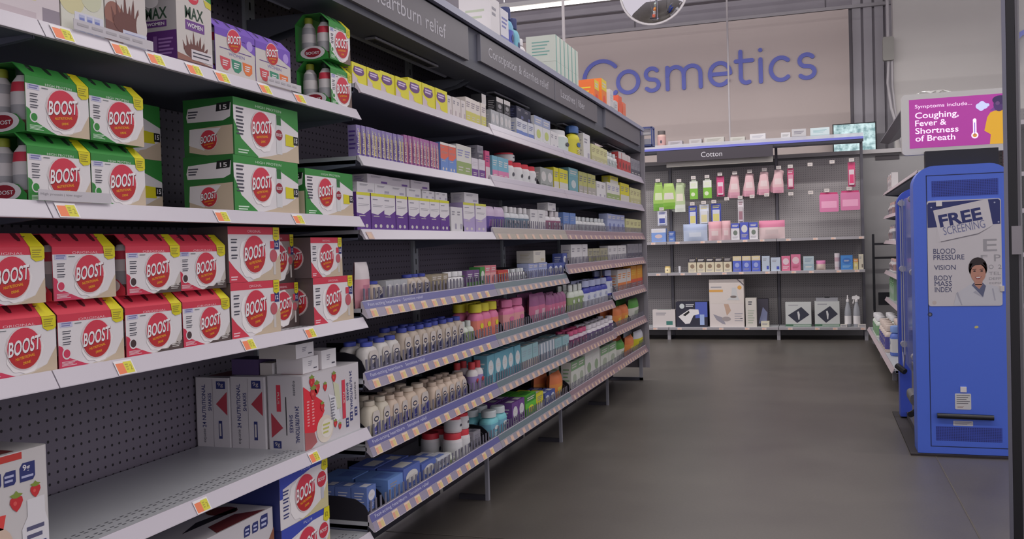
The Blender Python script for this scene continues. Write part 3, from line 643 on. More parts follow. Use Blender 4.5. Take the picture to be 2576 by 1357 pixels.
for y0, y1, z0, z1, tx, tw, u, lb in ((Y0-.06, 3.50, 1.882, 2.018, 'Heartburn relief', .62, .16, 'dark header sign reading Heartburn relief'),
    (3.64, 4.79, 1.905, 2.018, 'Constipation & diarrhea relief', .93, .10, 'dark header sign reading Constipation & diarrhea relief'),
    (4.795, 5.80, 1.905, 2.018, 'Laxatives | fiber', .55, .12, 'dark header sign with faint small lettering, third along the canopy'),
    (6.04, 7.30, 1.905, 2.028, None, 0, 0, 'blank dark header sign at the far end of the canopy'),
    (Y0-1.3, Y0-.30, 1.882, 2.018, None, 0, 0, 'dark header sign above the nutritional shakes')):
    q = MB(); q.box(-.0195, -.006, y0, y1, z0, z1, HB); q.box(-.0195, -.004, y0-.004, y0, z0, z1, M((130, 130, 140)))
    F = Face((-.006, y0, z0), (0, 1, 0), (0, 0, 1))
    if tx: h = .055; q.text(F, tx, u, (z1-z0-h)/2-.004, tw, h, HT, 1)
    tag(q.build('header_sign'), lb, 'sign')

# ------------------------------------------------------------------ shake packs
def boost_disc(q, F, u, v, r, k=4, rise=.14, txt='BOOST', ry=None):
    ry = ry or r
    q.disc(F, u, v, r*1.06, M((224, 206, 206)), k, ry*1.06, 28, .2)
    q.disc(F, u, v, r, RED, k+1, ry, 28, .2)
    lo = [(u+r*math.cos(R(a)), v+ry*math.sin(R(a))) for a in range(190, 351, 10)]
    q.pg(F, lo, M((186, 40, 42)), k+2)
    q.text(F, txt, u-r*.95, v-ry*.42, r*1.90, ry*.74, M((120, 20, 34)), k+3, .03, .10, 0, rise)
    q.text(F, txt, u-r*.98, v-ry*.39, r*1.90, ry*.74, M((240, 236, 236)), k+4, .02, .10, 0, rise)
    q.text(F, 'NUTRITIONAL', u-r*.55, v-ry*.58, r*1.15, ry*.14, M((240, 170, 40)), k+3, .02, 0, 0, rise)
    q.text(F, 'DRINK', u-r*.12, v-ry*.80, r*.46, ry*.13, M((240, 170, 40)), k+3, .02, 0, 0, rise)
def splash(q, F, u, v, r, m, k=2):                 # a crown of milk around the disc
    pts = []
    for i in range(48):
        a = 2*PI*i/48; w = 1+.05*math.sin(5*a+1)+.03*math.sin(11*a)
        pts.append((u+r*w*math.cos(a), v+r*w*math.sin(a)))
    q.pg(F, pts, m, k)
def crown(q, F, u, v, w, h, m, k=3):               # chocolate splash
    for i, (a, t, lean) in enumerate(((-.38, .45, -.25), (-.25, .75, -.18), (-.12, .6, -.08), (-.02, 1.0, -.03), (.10, .62, .06), (.20, .85, .14), (.32, .6, .22), (.42, .35, .3))):
        q.pg(F, [(u+w*(a-.08), v), (u+w*(a+.08), v), (u+w*(a+.03+lean*.4), v+h*t*.7), (u+w*(a+lean*.5), v+h*t), (u+w*(a-.03+lean*.3), v+h*t*.7)], m, k+i*.2)
    q.disc(F, u, v+h*.02, w*.44, m, k+1.7, h*.34)
def boost_front(q, F, w, h, band, bodym, corner, kind, seed=0):
    """front print of a six pack: band at the top, disc, coloured corner, yellow tag"""
    q.quad(F, 0, w, 0, h, WHITE, 0)
    q.quad(F, 0, w, h*.86, h, band, 1)
    q.text(F, 'HIGH PROTEIN' if kind == 'hp' else 'ORIGINAL', w*.30, h*.865, w*.42, h*.045, M((214, 226, 214)) if kind == 'hp' else M((240, 190, 196)), 2)
    splash(q, F, w*.56, h*.43, h*.40 if w > h else w*.40, M((236, 232, 230)), 3)
    q.pg(F, [(w, 0), (w, h*.45), (w*.93, h*.30), (w*.86, h*.14), (w*.62, 0)], bodym, 1)
    q.pg(F, [(w*.62, 0), (w*.86, h*.14), (w*.74, h*.09), (w*.5, h*.02), (w*.46, 0)], M((214, 204, 190)), 2)
    q.pg(F, [(0, 0), (w*.46, 0), (w*.36, h*.05), (w*.12, h*.20), (w*.05, h*.40), (0, h*.44)], corner, 4)
    q.bars(F, .006, w*.25, .004, h*.13, 4, M((226, 200, 204)) if kind != 'hp' else M((200, 226, 200)), 5)
    q.disc(F, w*.11, h*.27, w*.065, WHITE, 5); q.disc(F, w*.11, h*.27, w*.048, corner if kind != 'choc' else M((70, 50, 50)), 6)
    q.quad(F, w*.03, w*.21, h*.76, h*.86, M((196, 196, 220)), 2); q.bars(F, w*.05, w*.19, h*.77, h*.85, 2, M((120, 120, 170)), 3)
    for a in (.62, .52, .42): q.bars(F, w*.06, w*.18, h*a, h*(a+.08), 2, INK, 4, .4)
    q.bars(F, w*.24, w*.34, h*.80, h*.83, 1, M((110, 120, 120)), 4)
    if kind == 'choc':
        dk = M((84, 70, 66)); q.pg(F, [(w, 0), (w, h*.22), (w*.94, h*.14), (w*.90, h*.18), (w*.84, h*.10), (w*.78, h*.13), (w*.72, h*.06), (w*.6, h*.07), (w*.5, 0)], dk, 5)
        q.bars(F, w*.80, w*.97, h*.06, h*.16, 3, M((200, 196, 190)), 6)
    boost_disc(q, F, w*.56, h*.48, min(w*.34, h*.36), 6)
BOTTLE = {}
def shake_bottle(cap, deco):
    k = (cap, deco)
    if k not in BOTTLE:
        q = MB(); b = M((216, 212, 210)); g = M((170, 170, 172)); r = .0225
        q.lathe([(.016, 0, b), (r, .003, b), (r, .022, g), (r, .05, b), (r*.97, .074, RED if deco else g), (r*.86, .092, b), (.011, .104, b), (.011, .107, b)], 16, front=(M((120, 60, 50)), (1,), 5))
        c = MB(); c.lathe([(.0125, .105, cap), (.0125, .119, cap), (.0115, .121, None)], 14)
        BOTTLE[k] = (q.mesh('bottle'), c.mesh('cap'))
    return BOTTLE[k]
DKG = M((24, 44, 30)); YCAP = M((150, 160, 50)); DKR = M((86, 20, 32))
SLEEVE = {}
def six_pack(kind, w=.165, h=.128, d=.115, sl=.028, cols=3):
    key = ('6', kind, w, h)
    if key in SLEEVE: return SLEEVE[key]
    band, body, corner = {'hp': (GREEN, BEIGE, GREEN), 'van': (RED, BEIGE, M((206, 60, 92))), 'choc': (RED, M((196, 188, 180)), M((206, 50, 78))), 'hp4': (GREEN, M((120, 100, 90)), GREEN), 'women': (M((120, 84, 186)), OFFW, M((140, 100, 190)))}[kind]
    q = MB(); zf = h*.80; th = .0012
    prof = [(0, 0), (0, zf), (sl, h), (d-sl, h), (d, zf), (d, 0)]
    inn = [(th, th), (th, zf-th*.3), (sl+th*.4, h-th), (d-sl-th*.4, h-th), (d-th, zf-th*.3), (d-th, th)]
    n = 6; vs = [(x, *p) for x in (-w/2, w/2) for p in prof]+[(x, *p) for x in (-w/2, w/2) for p in inn]
    fs = [(i, (i+1) % n, n+(i+1) % n, n+i) for i in range(n)]+[(2*n+i, 3*n+i, 3*n+(i+1) % n, 2*n+(i+1) % n) for i in range(n)]
    fs += [(i, 2*n+i, 2*n+(i+1) % n, (i+1) % n) for i in range(n)]+[(n+i, n+(i+1) % n, 3*n+(i+1) % n, 3*n+i) for i in range(n)]
    q.add(vs, fs, band)
    for s in (-1, 1):                               # low end walls of the sleeve
        x = s*w/2; F = LEFT(w, d) if s < 0 else RIGHT(w, d)
        q.add([F.p(*p, -2) for p in [(.004, 0), (d-.004, 0), (d-.004, h*.12), (d*.8, h*.26), (d*.5, h*.30), (d*.2, h*.26), (.004, h*.12)]], [tuple(range(7))], band)
        q.disc(F, d*.5, h*.16, d*.36, WHITE, 1, h*.14); q.disc(F, d*.5, h*.16, d*.24, DRED, 2, h*.10); q.text(F, 'BOOST', d*.30, h*.12, d*.40, h*.06, WHITE, 3, .02)
    F = FRONT(w)
    Ft = Face((-w/2, 0, zf), (1, 0, 0), Vector((0, sl, h-zf)).normalized()); L = math.hypot(sl, h-zf)
    if kind == 'women':
        q.quad(F, 0, w, 0, zf, OFFW, 0); q.quad(F, 0, w, zf*.84, zf, band, 1); q.pg(F, [(w*.5, zf*.84), (w, zf*.62), (w, zf*.86)], band, 1)
        for a, m in ((.10, M((206, 74, 84))), (.38, M((60, 140, 110))), (.66, M((226, 120, 60)))):
            q.pg(F, [(w*a, zf*.40), (w*(a+.25), zf*.38), (w*(a+.25), zf*.20), (w*(a+.17), zf*.12), (w*(a+.08), zf*.13), (w*(a+.02), zf*.22)], m, 2); q.bars(F, w*(a+.06), w*(a+.2), zf*.2, zf*.34, 3, WHITE, 3)
        q.bars(F, w*.10, w*.90, zf*.56, zf*.60, 1, PURPLE, 2, .4); q.text(F, 'WOMEN', w*.32, zf*.46, w*.4, zf*.07, M((140, 130, 180)), 2)
        q.disc(F, w*.86, zf*.80, w*.08, M((176, 150, 220)), 2)
        boost_disc(q, F, w*.46, zf*.80, w*.17, 4)
        q.bars(F, w*.05, w*.3, 0.004, zf*.08, 2, BEIGE, 2)
    else: boost_front(q, F, w, zf, band, body, corner, 'hp' if kind[:2] == 'hp' else kind)
    q.quad(Ft, 0, w, 0, L, band, 0)
    holes = 3
    for i in range(holes):                          # finger slots showing the caps
        u = w*(.20+.27*i); q.pg(Ft, [(u-.006, L), (u-.006, L*.60), (u-.003, L*.42), (u+.003, L*.42), (u+.006, L*.60), (u+.006, L)], DKR if band is RED else DKG if band is GREEN else M((60, 36, 100)), 1)
    if kind != 'women':
        q.pg(Ft, [(w*.80, 0), (w, 0), (w*.995, L), (w*.84, L)], YEL, 2); q.pg(F, [(w*.80, zf), (w*.82, zf*.80), (w*.88, zf*.74), (w*.97, zf*.76), (w, zf*.80), (w, zf)], YEL, 5)
        q.bars(F, w*.83, w*.96, zf*.80, zf*.96, 4, M((150, 140, 40)), 6, .4)
    SLEEVE[key] = q.mesh('carton'); return SLEEVE[key]
def put_six(kind, y0, z, x, label, group, w=.165, h=.128, d=.115, rz=0, cols=3):
    t = thing('shake_multipack', label, 'multipack of shakes', (x, y0+w/2, z), PI/2+rz, group)
    obj('carton', six_pack(kind, w, h, d), t)
    cap = {'van': DKR, 'choc': DKR, 'hp': DKG, 'hp4': DKG, 'women': PURPLE}[kind]
    for r_, yy in ((0, d*.27), (1, d*.73)):
        for xx in (-w/2+.0265,) + ((w/2-.0265,) if cols > 2 else ()):
            bm, cm = shake_bottle(YCAP if (kind[:2] == 'hp' and r_ == 1) else cap, r_ == 0)
            o = obj('bottle', bm, t); o.location = (xx, yy, .0014); c = obj('cap', cm, o)
            if h > .135: o.scale = (1, 1, h/.128)
    return t
BX = {}
def box12(kind, w, h, d):
    key = (kind, round(w, 3), round(h, 3), d)
    if key in BX: return BX[key]
    q = MB(); F = FRONT(w); Lf = LEFT(w, d)
    base = {'hp': GREEN, 'red': M((150, 120, 108)), 'plus': BEIGE, 'hps': GREEN, 'chocback': M((120, 104, 98))}[kind]
    q.rbox(-w/2, w/2, 0, d, 0, h, .0015, base, 'z', 1)
    if kind in ('hp', 'hps'):
        q.quad(F, 0, w, 0, h, WHITE, 0); q.quad(F, 0, w, h*.86, h, GREEN, 1)
        q.text(F, 'HIGH PROTEIN', w*.32, h*.895, w*.40, h*.045, M((200, 226, 200)), 2)
        q.pg(F, [(0, h*.62), (w*.10, h*.30), (w*.34, h*.02), (w*.34, 0), (0, 0)], GREEN, 2); q.pg(F, [(w*.62, h*.86), (w, h*.60), (w, h*.86)], GREEN, 1)
        q.pg(F, [(w*.34, 0), (w, 0), (w, h*.36), (w*.80, h*.18), (w*.55, h*.07)], BEIGE, 1)
        splash(q, F, w*.42, h*.48, h*.36, M((240, 236, 234)), 3)
        for a in (.80, .66, .54, .42): q.bars(F, w*.035, w*.14, h*(a-.08), h*(a+.04), 2, INK, 4, .45)
        boost_disc(q, F, w*.40, h*.52, h*.31, 6)
        q.quad(F, w*.63, w*.72, h*.12, h*.80, M((214, 214, 214)), 3); q.quad(F, w*.64, w*.71, h*.66, h*.84, M((40, 110, 50)), 4); q.disc(F, w*.675, h*.48, w*.055, DRED, 5, h*.1)
        q.text(F, 'BOOST', w*.63, h*.45, w*.09, h*.06, WHITE, 6, .02)
        q.pg(F, [(w*.78, h*.52), (w*.92, h*.50), (w*.92, h*.30), (w*.78, h*.30)], YEL, 4)
        q.pg(F, [(w*.91, h*.50), (w*.99, h*.50), (w*.99, h*.34), (w*.91, h*.34)], BLACK, 5); q.text(F, '15', w*.925, h*.38, w*.05, h*.09, WHITE, 6, .02)
        q.bars(F, w*.05, w*.2, h*.03, h*.12, 2, M((200, 226, 200)), 4)
        # left side
        q.quad(Lf, 0, d, 0, h, M((38, 110, 46)), 0)
        q.pg(Lf, [(d*.08, h*.60), (d*.80, h*.60), (d*.94, h*.66), (d*.96, h*.90), (d*.10, h*.84), (d*.06, h*.7)], WHITE, 1)
        q.pg(Lf, [(d*.66, h*.76), (d*.93, h*.78), (d*.95, h*.92), (d*.68, h*.90)], BLACK, 2); q.text(Lf, '15', d*.74, h*.79, d*.14, h*.08, WHITE, 3, .02)
        q.bars(Lf, d*.10, d*.3, h*.66, h*.80, 3, INK, 2)
        q.pg(Lf, [(d*.10, h*.08), (d*.45, 0.002), (d*.98, 0.002), (d*.98, h*.52), (d*.12, h*.48)], BEIGE, 1); q.pg(Lf, [(d*.10, h*.20), (d*.4, h*.10), (d*.75, h*.48), (d*.12, h*.48)], WHITE, 2)
        boost_disc(q, Lf, d*.50, h*.28, h*.17, 4)
    elif kind in ('red', 'chocback'):
        q.quad(F, 0, w, 0, h, WHITE if kind == 'red' else M((150, 136, 130)), 0); q.quad(F, 0, w, h*.86, h, RED if kind == 'red' else DRED, 1); q.text(F, 'ORIGINAL', w*.36, h*.895, w*.26, h*.045, M((240, 190, 196)), 2)
        q.pg(F, [(0, 0), (w*.34, 0), (w*.10, h*.26), (0, h*.40)], RED, 3); q.pg(F, [(w*.4, 0), (w, 0), (w, h*.5), (w*.8, h*.2)], BEIGE if kind == 'red' else M((76, 62, 60)), 1)
        splash(q, F, w*.44, h*.44, h*.40, M((240, 236, 234)), 3)
        for a in (.76, .62, .48): q.bars(F, w*.05, w*.16, h*(a-.07), h*(a+.03), 2, INK, 4, .45)
        boost_disc(q, F, w*.48, h*.50, min(w*.26, h*.34), 6)
        q.quad(F, w*.80, w*.88, h*.60, h*.74, RED, 4); q.quad(F, w*.88, w*.98, h*.58, h*.76, NAVY, 4); q.text(F, '12', w*.89, h*.63, w*.07, h*.08, WHITE, 5, .02)
        q.disc(F, w*.86, h*.46, w*.075, M((190, 90, 100)), 4); q.quad(F, w*.85, w*.90, h*.1, h*.36, OFFW, 3)
        q.pg(F, [(w*.86, h), (w*.985, h), (w*.985, h*.78), (w*.92, h*.74), (w*.86, h*.78)], YEL, 5); q.bars(F, w*.88, w*.97, h*.80, h*.96, 3, M((150, 140, 40)), 6, .4)
        q.bars(F, w*.03, w*.15, h*.03, h*.12, 2, M((240, 200, 206)), 4)
        q.quad(Lf, 0, d, 0, h, M((96, 84, 84)), 0); q.disc(Lf, d*.5, h*.5, h*.3, M((190, 180, 176)), 1); boost_disc(q, Lf, d*.5, h*.5, h*.26, 2)
    elif kind == 'plus':
        q.quad(F, 0, w, 0, h, WHITE, 0); q.pg(F, [(0, h*.70), (w*.78, h*.92), (w*.98, h*.9), (w, h), (0, h)], M((60, 76, 176)), 1); q.quad(F, 0, w, h*.88, h, M((60, 76, 176)), 2)
        q.quad(F, 0, w*.06, h*.55, h, M((60, 76, 176)), 3); q.text(F, 'PLUS', w*.44, h*.905, w*.18, h*.05, M((190, 196, 230)), 4)
        q.pg(F, [(w*.3, 0), (w, 0), (w, h*.5), (w*.85, h*.2), (w*.6, h*.06)], M((206, 196, 150)), 1); splash(q, F, w*.42, h*.42, h*.4, M((240, 236, 234)), 3)
        for a in (.66, .52, .38, .24): q.bars(F, w*.06, w*.17, h*(a-.08), h*(a+.03), 2, NAVY, 4, .45)
        boost_disc(q, F, w*.50, h*.48, h*.34, 8); q.disc(F, w*.86, h*.58, w*.10, M((200, 50, 70)), 5, h*.15); q.text(F, 'BOOST', w*.78, h*.55, w*.16, h*.07, WHITE, 6, .02)
        q.quad(F, w*.84, w*.90, h*.2, h*.42, M((190, 190, 200)), 4)
        q.pg(F, [(w*.88, h), (w, h), (w, h*.76), (w*.93, h*.72), (w*.86, h*.78)], YEL, 5); q.text(F, '12', w*.90, h*.82, w*.06, h*.09, M((120, 110, 30)), 6, .02)
        q.quad(Lf, 0, d, 0, h, NAVY, 0); q.quad(TOP(w, h), 0, w, 0, d, M((206, 190, 150)), 0)
    BX[key] = q.mesh('shake_box'); return BX[key]
def put_box(kind, y0, y1, z, x, h, d, label, group=None, rz=0):
    o = obj('shake_box', box12(kind, y1-y0, h, d)); o.location = (x, (y0+y1)/2, z); o.rotation_euler.z = PI/2+rz
    return tag(o, label, 'box of shakes', group)

# second shelf (green) : lower row and upper row
z1 = B0['B1']; G6 = 'green high protein six packs'
put_six('hp', 1.296, z1, -.03, 'green high protein six pack at left of second shelf, bottom row', G6, .151)
put_six('hp', 1.450, z1, -.03, 'green high protein six pack in bottom row, right of the leftmost one', G6, .151)
put_six('hp', 1.298, z1+.1285, -.03, 'green high protein six pack at left of second shelf, upper row', G6, .151)
put_six('hp', 1.4515, z1+.1285, -.03, 'green high protein six pack in upper row, right of the leftmost one', G6, .151)
put_box('hp', 1.915, 2.208, z1, -.03, .141, .147, 'large green and white shake box, lower of the pair stacked mid shelf')
put_box('hp', 1.922, 2.216, z1+.1415, -.03, .143, .147, 'large green and white shake box stacked on top of its twin')
put_box('hps', 2.245, 2.52, z1, -.03, .132, .15, 'green and white shake box standing alone at the right end of shelf')
put_box('hp', 1.62, 1.905, z1, -.235, .135, .14, 'green shake box pushed to the back in shadow, lower one')
put_box('hp', 1.625, 1.905, z1+.1355, -.235, .135, .14, 'green shake box pushed to the back in shadow, upper one')
# third shelf (red)
z2 = B0['B2']; R6 = 'red original six packs'
names = ['first', 'second', 'third', 'fourth', 'fifth']
for i, (kd, y, wd) in enumerate((('van', 1.178, .167), ('van', 1.350, .170), ('choc', 1.527, .174), ('choc', 1.706, .172))):
    put_six(kd, y, z2, -.03, '%s red original six pack, %s from the left in the bottom row' % ('vanilla' if kd == 'van' else 'chocolate', names[i]), R6, wd)
for i, (kd, y, wd) in enumerate((('van', 1.160, .165), ('van', 1.350, .160), ('choc', 1.535, .168), ('choc', 1.708, .168))):
    put_six(kd, y, z2+.1285, -.03-(.006 if i % 2 else 0), '%s red original six pack, %s from the left in the upper row' % ('vanilla' if kd == 'van' else 'chocolate', names[i]), R6, wd)
put_box('red', 1.885, 2.098, z2, -.03, .138, .115, 'red and white box of twelve shakes, lower one right of the six packs')
put_box('red', 1.882, 2.106, z2+.1385, -.03, .138, .115, 'red and white box of twelve shakes, upper one right of the six packs')
put_box('chocback', 2.112, 2.262, z2, -.075, .125, .12, 'dark chocolate shake box set back on the red shelf, lower one')
put_box('chocback', 2.115, 2.262, z2+.1255, -.085, .135, .12, 'dark chocolate shake box set back on the red shelf, upper one')
put_box('red', 2.268, 2.500, z2, -.03, .135, .115, 'red shake box at the right end of the shelf, lower one')
put_box('red', 2.262, 2.44, z2+.1355, -.03, .115, .115, 'red shake box at the right end of the shelf, upper one')
# top shelf
z0 = B0['B0']
def tall_carton(y0, y1, h, d, kind, label, x=-.03):
    w = y1-y0; q = MB(); F = FRONT(w); Lf = LEFT(w, d); q.rbox(-w/2, w/2, 0, d, 0, h, .0015, OFFW, 'z', 1)
    if kind == 'tan':
        q.quad(F, 0, w, 0, h, M((212, 204, 162)), 0); q.pg(F, [(0, h*.16), (w*.7, h*.20), (w, h*.55), (w, 0), (0, 0)], M((214, 204, 206)), 1); q.quad(F, 0, w*.7, 0, h*.09, M((200, 186, 190)), 2)
        q.bars(F, w*.06, w*.5, h*.22, h*.6, 7, M((220, 180, 90)), 2); q.quad(F, w*.78, w, 0, h*.16, M((150, 140, 150)), 2)
    elif kind == 'pale':
        q.quad(F, 0, w, 0, h, M((214, 214, 200)), 0); q.disc(F, w*.25, h*.35, w*.3, M((212, 206, 160)), 1); q.disc(F, w*.7, h*.4, w*.25, M((204, 206, 176)), 2)
        for a in (.40, .58, .76): q.quad(F, w*a, w*(a+.13), .006, h*.2, M((180, 186, 214)), 3); q.bars(F, w*(a+.01), w*(a+.12), .01, h*.18, 3, M((120, 130, 190)), 4)
        q.quad(F, w*.3, w*.98, 0.003, h*.22, M((214, 214, 224)), 2)
    elif kind == 'men':
        q.quad(F, 0, w, 0, h, OFFW, 0); q.text(F, 'MAX', w*.25, h*.78, w*.5, h*.17, M((40, 70, 52)), 2, .02); q.quad(F, w*.22, w*.78, h*.60, h*.76, M((76, 96, 180)), 2); q.text(F, 'NEW', w*.34, h*.65, w*.32, h*.07, WHITE, 3, .02)
        crown(q, F, w*.50, h*.24, w*.72, h*.34, M((112, 72, 66)), 2); q.disc(F, w*.2, h*.3, w*.22, M((150, 104, 90)), 1, h*.14); q.pg(F, [(0, 0), (w, 0), (w, h*.12), (0, h*.24)], M((120, 80, 74)), 2)
        q.disc(F, w*.88, h*.26, w*.14, OFFW, 4, h*.14); q.quad(F, w*.40, w, h*.02, h*.18, M((206, 208, 224)), 5); q.bars(F, w*.45, w*.95, h*.04, h*.16, 3, M((150, 156, 190)), 6)
    else:
        q.quad(F, 0, w, 0, h, OFFW, 0); q.disc(F, w*.48, h*.86, w*.16, RED, 2, h*.085); q.text(F, 'BOOST', w*.36, h*.83, w*.24, h*.05, WHITE, 3, .02); q.text(F, 'MAX', w*.24, h*.58, w*.52, h*.15, M((40, 70, 52)), 2, .02)
        q.quad(F, w*.24, w*.78, h*.44, h*.56, M((112, 66, 140)), 2); q.text(F, 'WOMEN', w*.29, h*.475, w*.44, h*.055, WHITE, 3, .02)
        crown(q, F, w*.48, h*.18, w*.66, h*.26, M((112, 72, 66)), 2); q.pg(F, [(0, 0), (w, 0), (w, h*.05), (0, h*.13)], M((150, 104, 90)), 1); q.disc(F, w*.84, h*.28, w*.11, OFFW, 3, h*.1)
        q.quad(F, w*.38, w*.98, h*.08, h*.21, M((214, 208, 210)), 4); q.bars(F, w*.42, w*.94, h*.1, h*.19, 2, INK, 5, .35); q.quad(F, 0, w, 0, h*.05, M((86, 60, 66)), 3)
        q.pg(F, [(w*.3, h), (w, h*.86), (w, h)], GREEN, 2); q.pg(F, [(w*.78, h*.88), (w, h*.86), (w, h*.78), (w*.84, h*.8)], M((206, 196, 70)), 3)
        q.quad(Lf, 0, d, 0, h*.40, M((88, 40, 112)), 1); q.quad(Lf, 0, d, h*.40, h, M((176, 172, 172)), 1); q.text(Lf, 'MAX', d*.16, h*.55, d*.6, h*.14, M((40, 70, 52)), 2, .02); q.quad(Lf, d*.14, d*.74, h*.45, h*.53, M((96, 50, 120)), 2); q.text(Lf, 'WOMEN', d*.2, h*.47, d*.48, h*.04, WHITE, 3, .02)
        q.quad(Lf, d*.16, d*.52, h*.80, h, M((24, 56, 40)), 2); q.disc(Lf, d*.34, h*.76, d*.2, WHITE, 3, h*.07); q.bars(Lf, d*.5, d*.9, h*.1, h*.32, 5, M((150, 110, 170)), 2); q.disc(Lf, d*.2, h*.12, d*.12, M((130, 90, 150)), 2); q.quad(Lf, d*.36, d*.46, h*.1, h*.34, M((130, 90, 150)), 2)
    o = q.build('shake_carton'); o.location = (x, (y0+y1)/2, z0); o.rotation_euler.z = PI/2; return tag(o, label, 'carton of shakes', 'tall shake cartons on the top shelf')
tall_carton(1.20, 1.385, .20, .10, 'tan', 'tan yellow shake carton, leftmost on the top shelf')
tall_carton(1.389, 1.500, .20, .10, 'pale', 'pale cream carton with blue squares on the top shelf')
tall_carton(1.504, 1.622, .20, .10, 'men', 'white carton with blue NEW patch and chocolate splash')
tall_carton(1.722, 1.848, .185, .10, 'women', 'white carton reading MAX WOMEN with purple side')
for i, y in enumerate((1.860, 2.026)): put_six('women', y, z0, -.03, 'purple topped six pack, %s of two on the top shelf' % ('left' if not i else 'right'), 'purple six packs', .163, .140)
put_six('hp4', 1.98, z0, -.21, 'green six pack standing in shadow behind the purple six packs', None, .165, .155)
for i in (0, 1): put_six('hp4', 2.408, z0+i*.1375, -.03, 'green four pack at the right end of the top shelf, %s one' % ('lower' if not i else 'upper'), 'green four packs', .125, .137, .115, cols=2)
for zz, y0, y1, st, nm in ((z0+.0, 1.40, 1.62, 'Muscle health', 0), (z1, 1.30, 1.48, 'High protein | low sugar', 1), (z0, 2.05, 2.21, 'Balanced nutrition', 2)):
    q = MB(); L = y1-y0; F = FRONT(L); q.box(-L/2, L/2, -.001, 0, 0, .02, M((200, 196, 200), .4)); F.o.y = -.001; (q.text(F, st, .005, .009, L*.55, .0055, M((160, 157, 162)), 1) if nm == 1 else [q.quad(F, L*(.04+.17*k), L*(.17+.17*k), .009, .014, M((176, 172, 176)), 1) for k in range(5)])
    o = q.build('shelf_strip'); o.location = (-.012, (y0+y1)/2, zz+.0026); o.rotation_euler.z = PI/2; tag(o, ['clear printed strip under the NEW carton', 'clear printed strip in front of the green six packs', 'clear printed strip in front of the purple six packs'][nm], 'shelf strip')

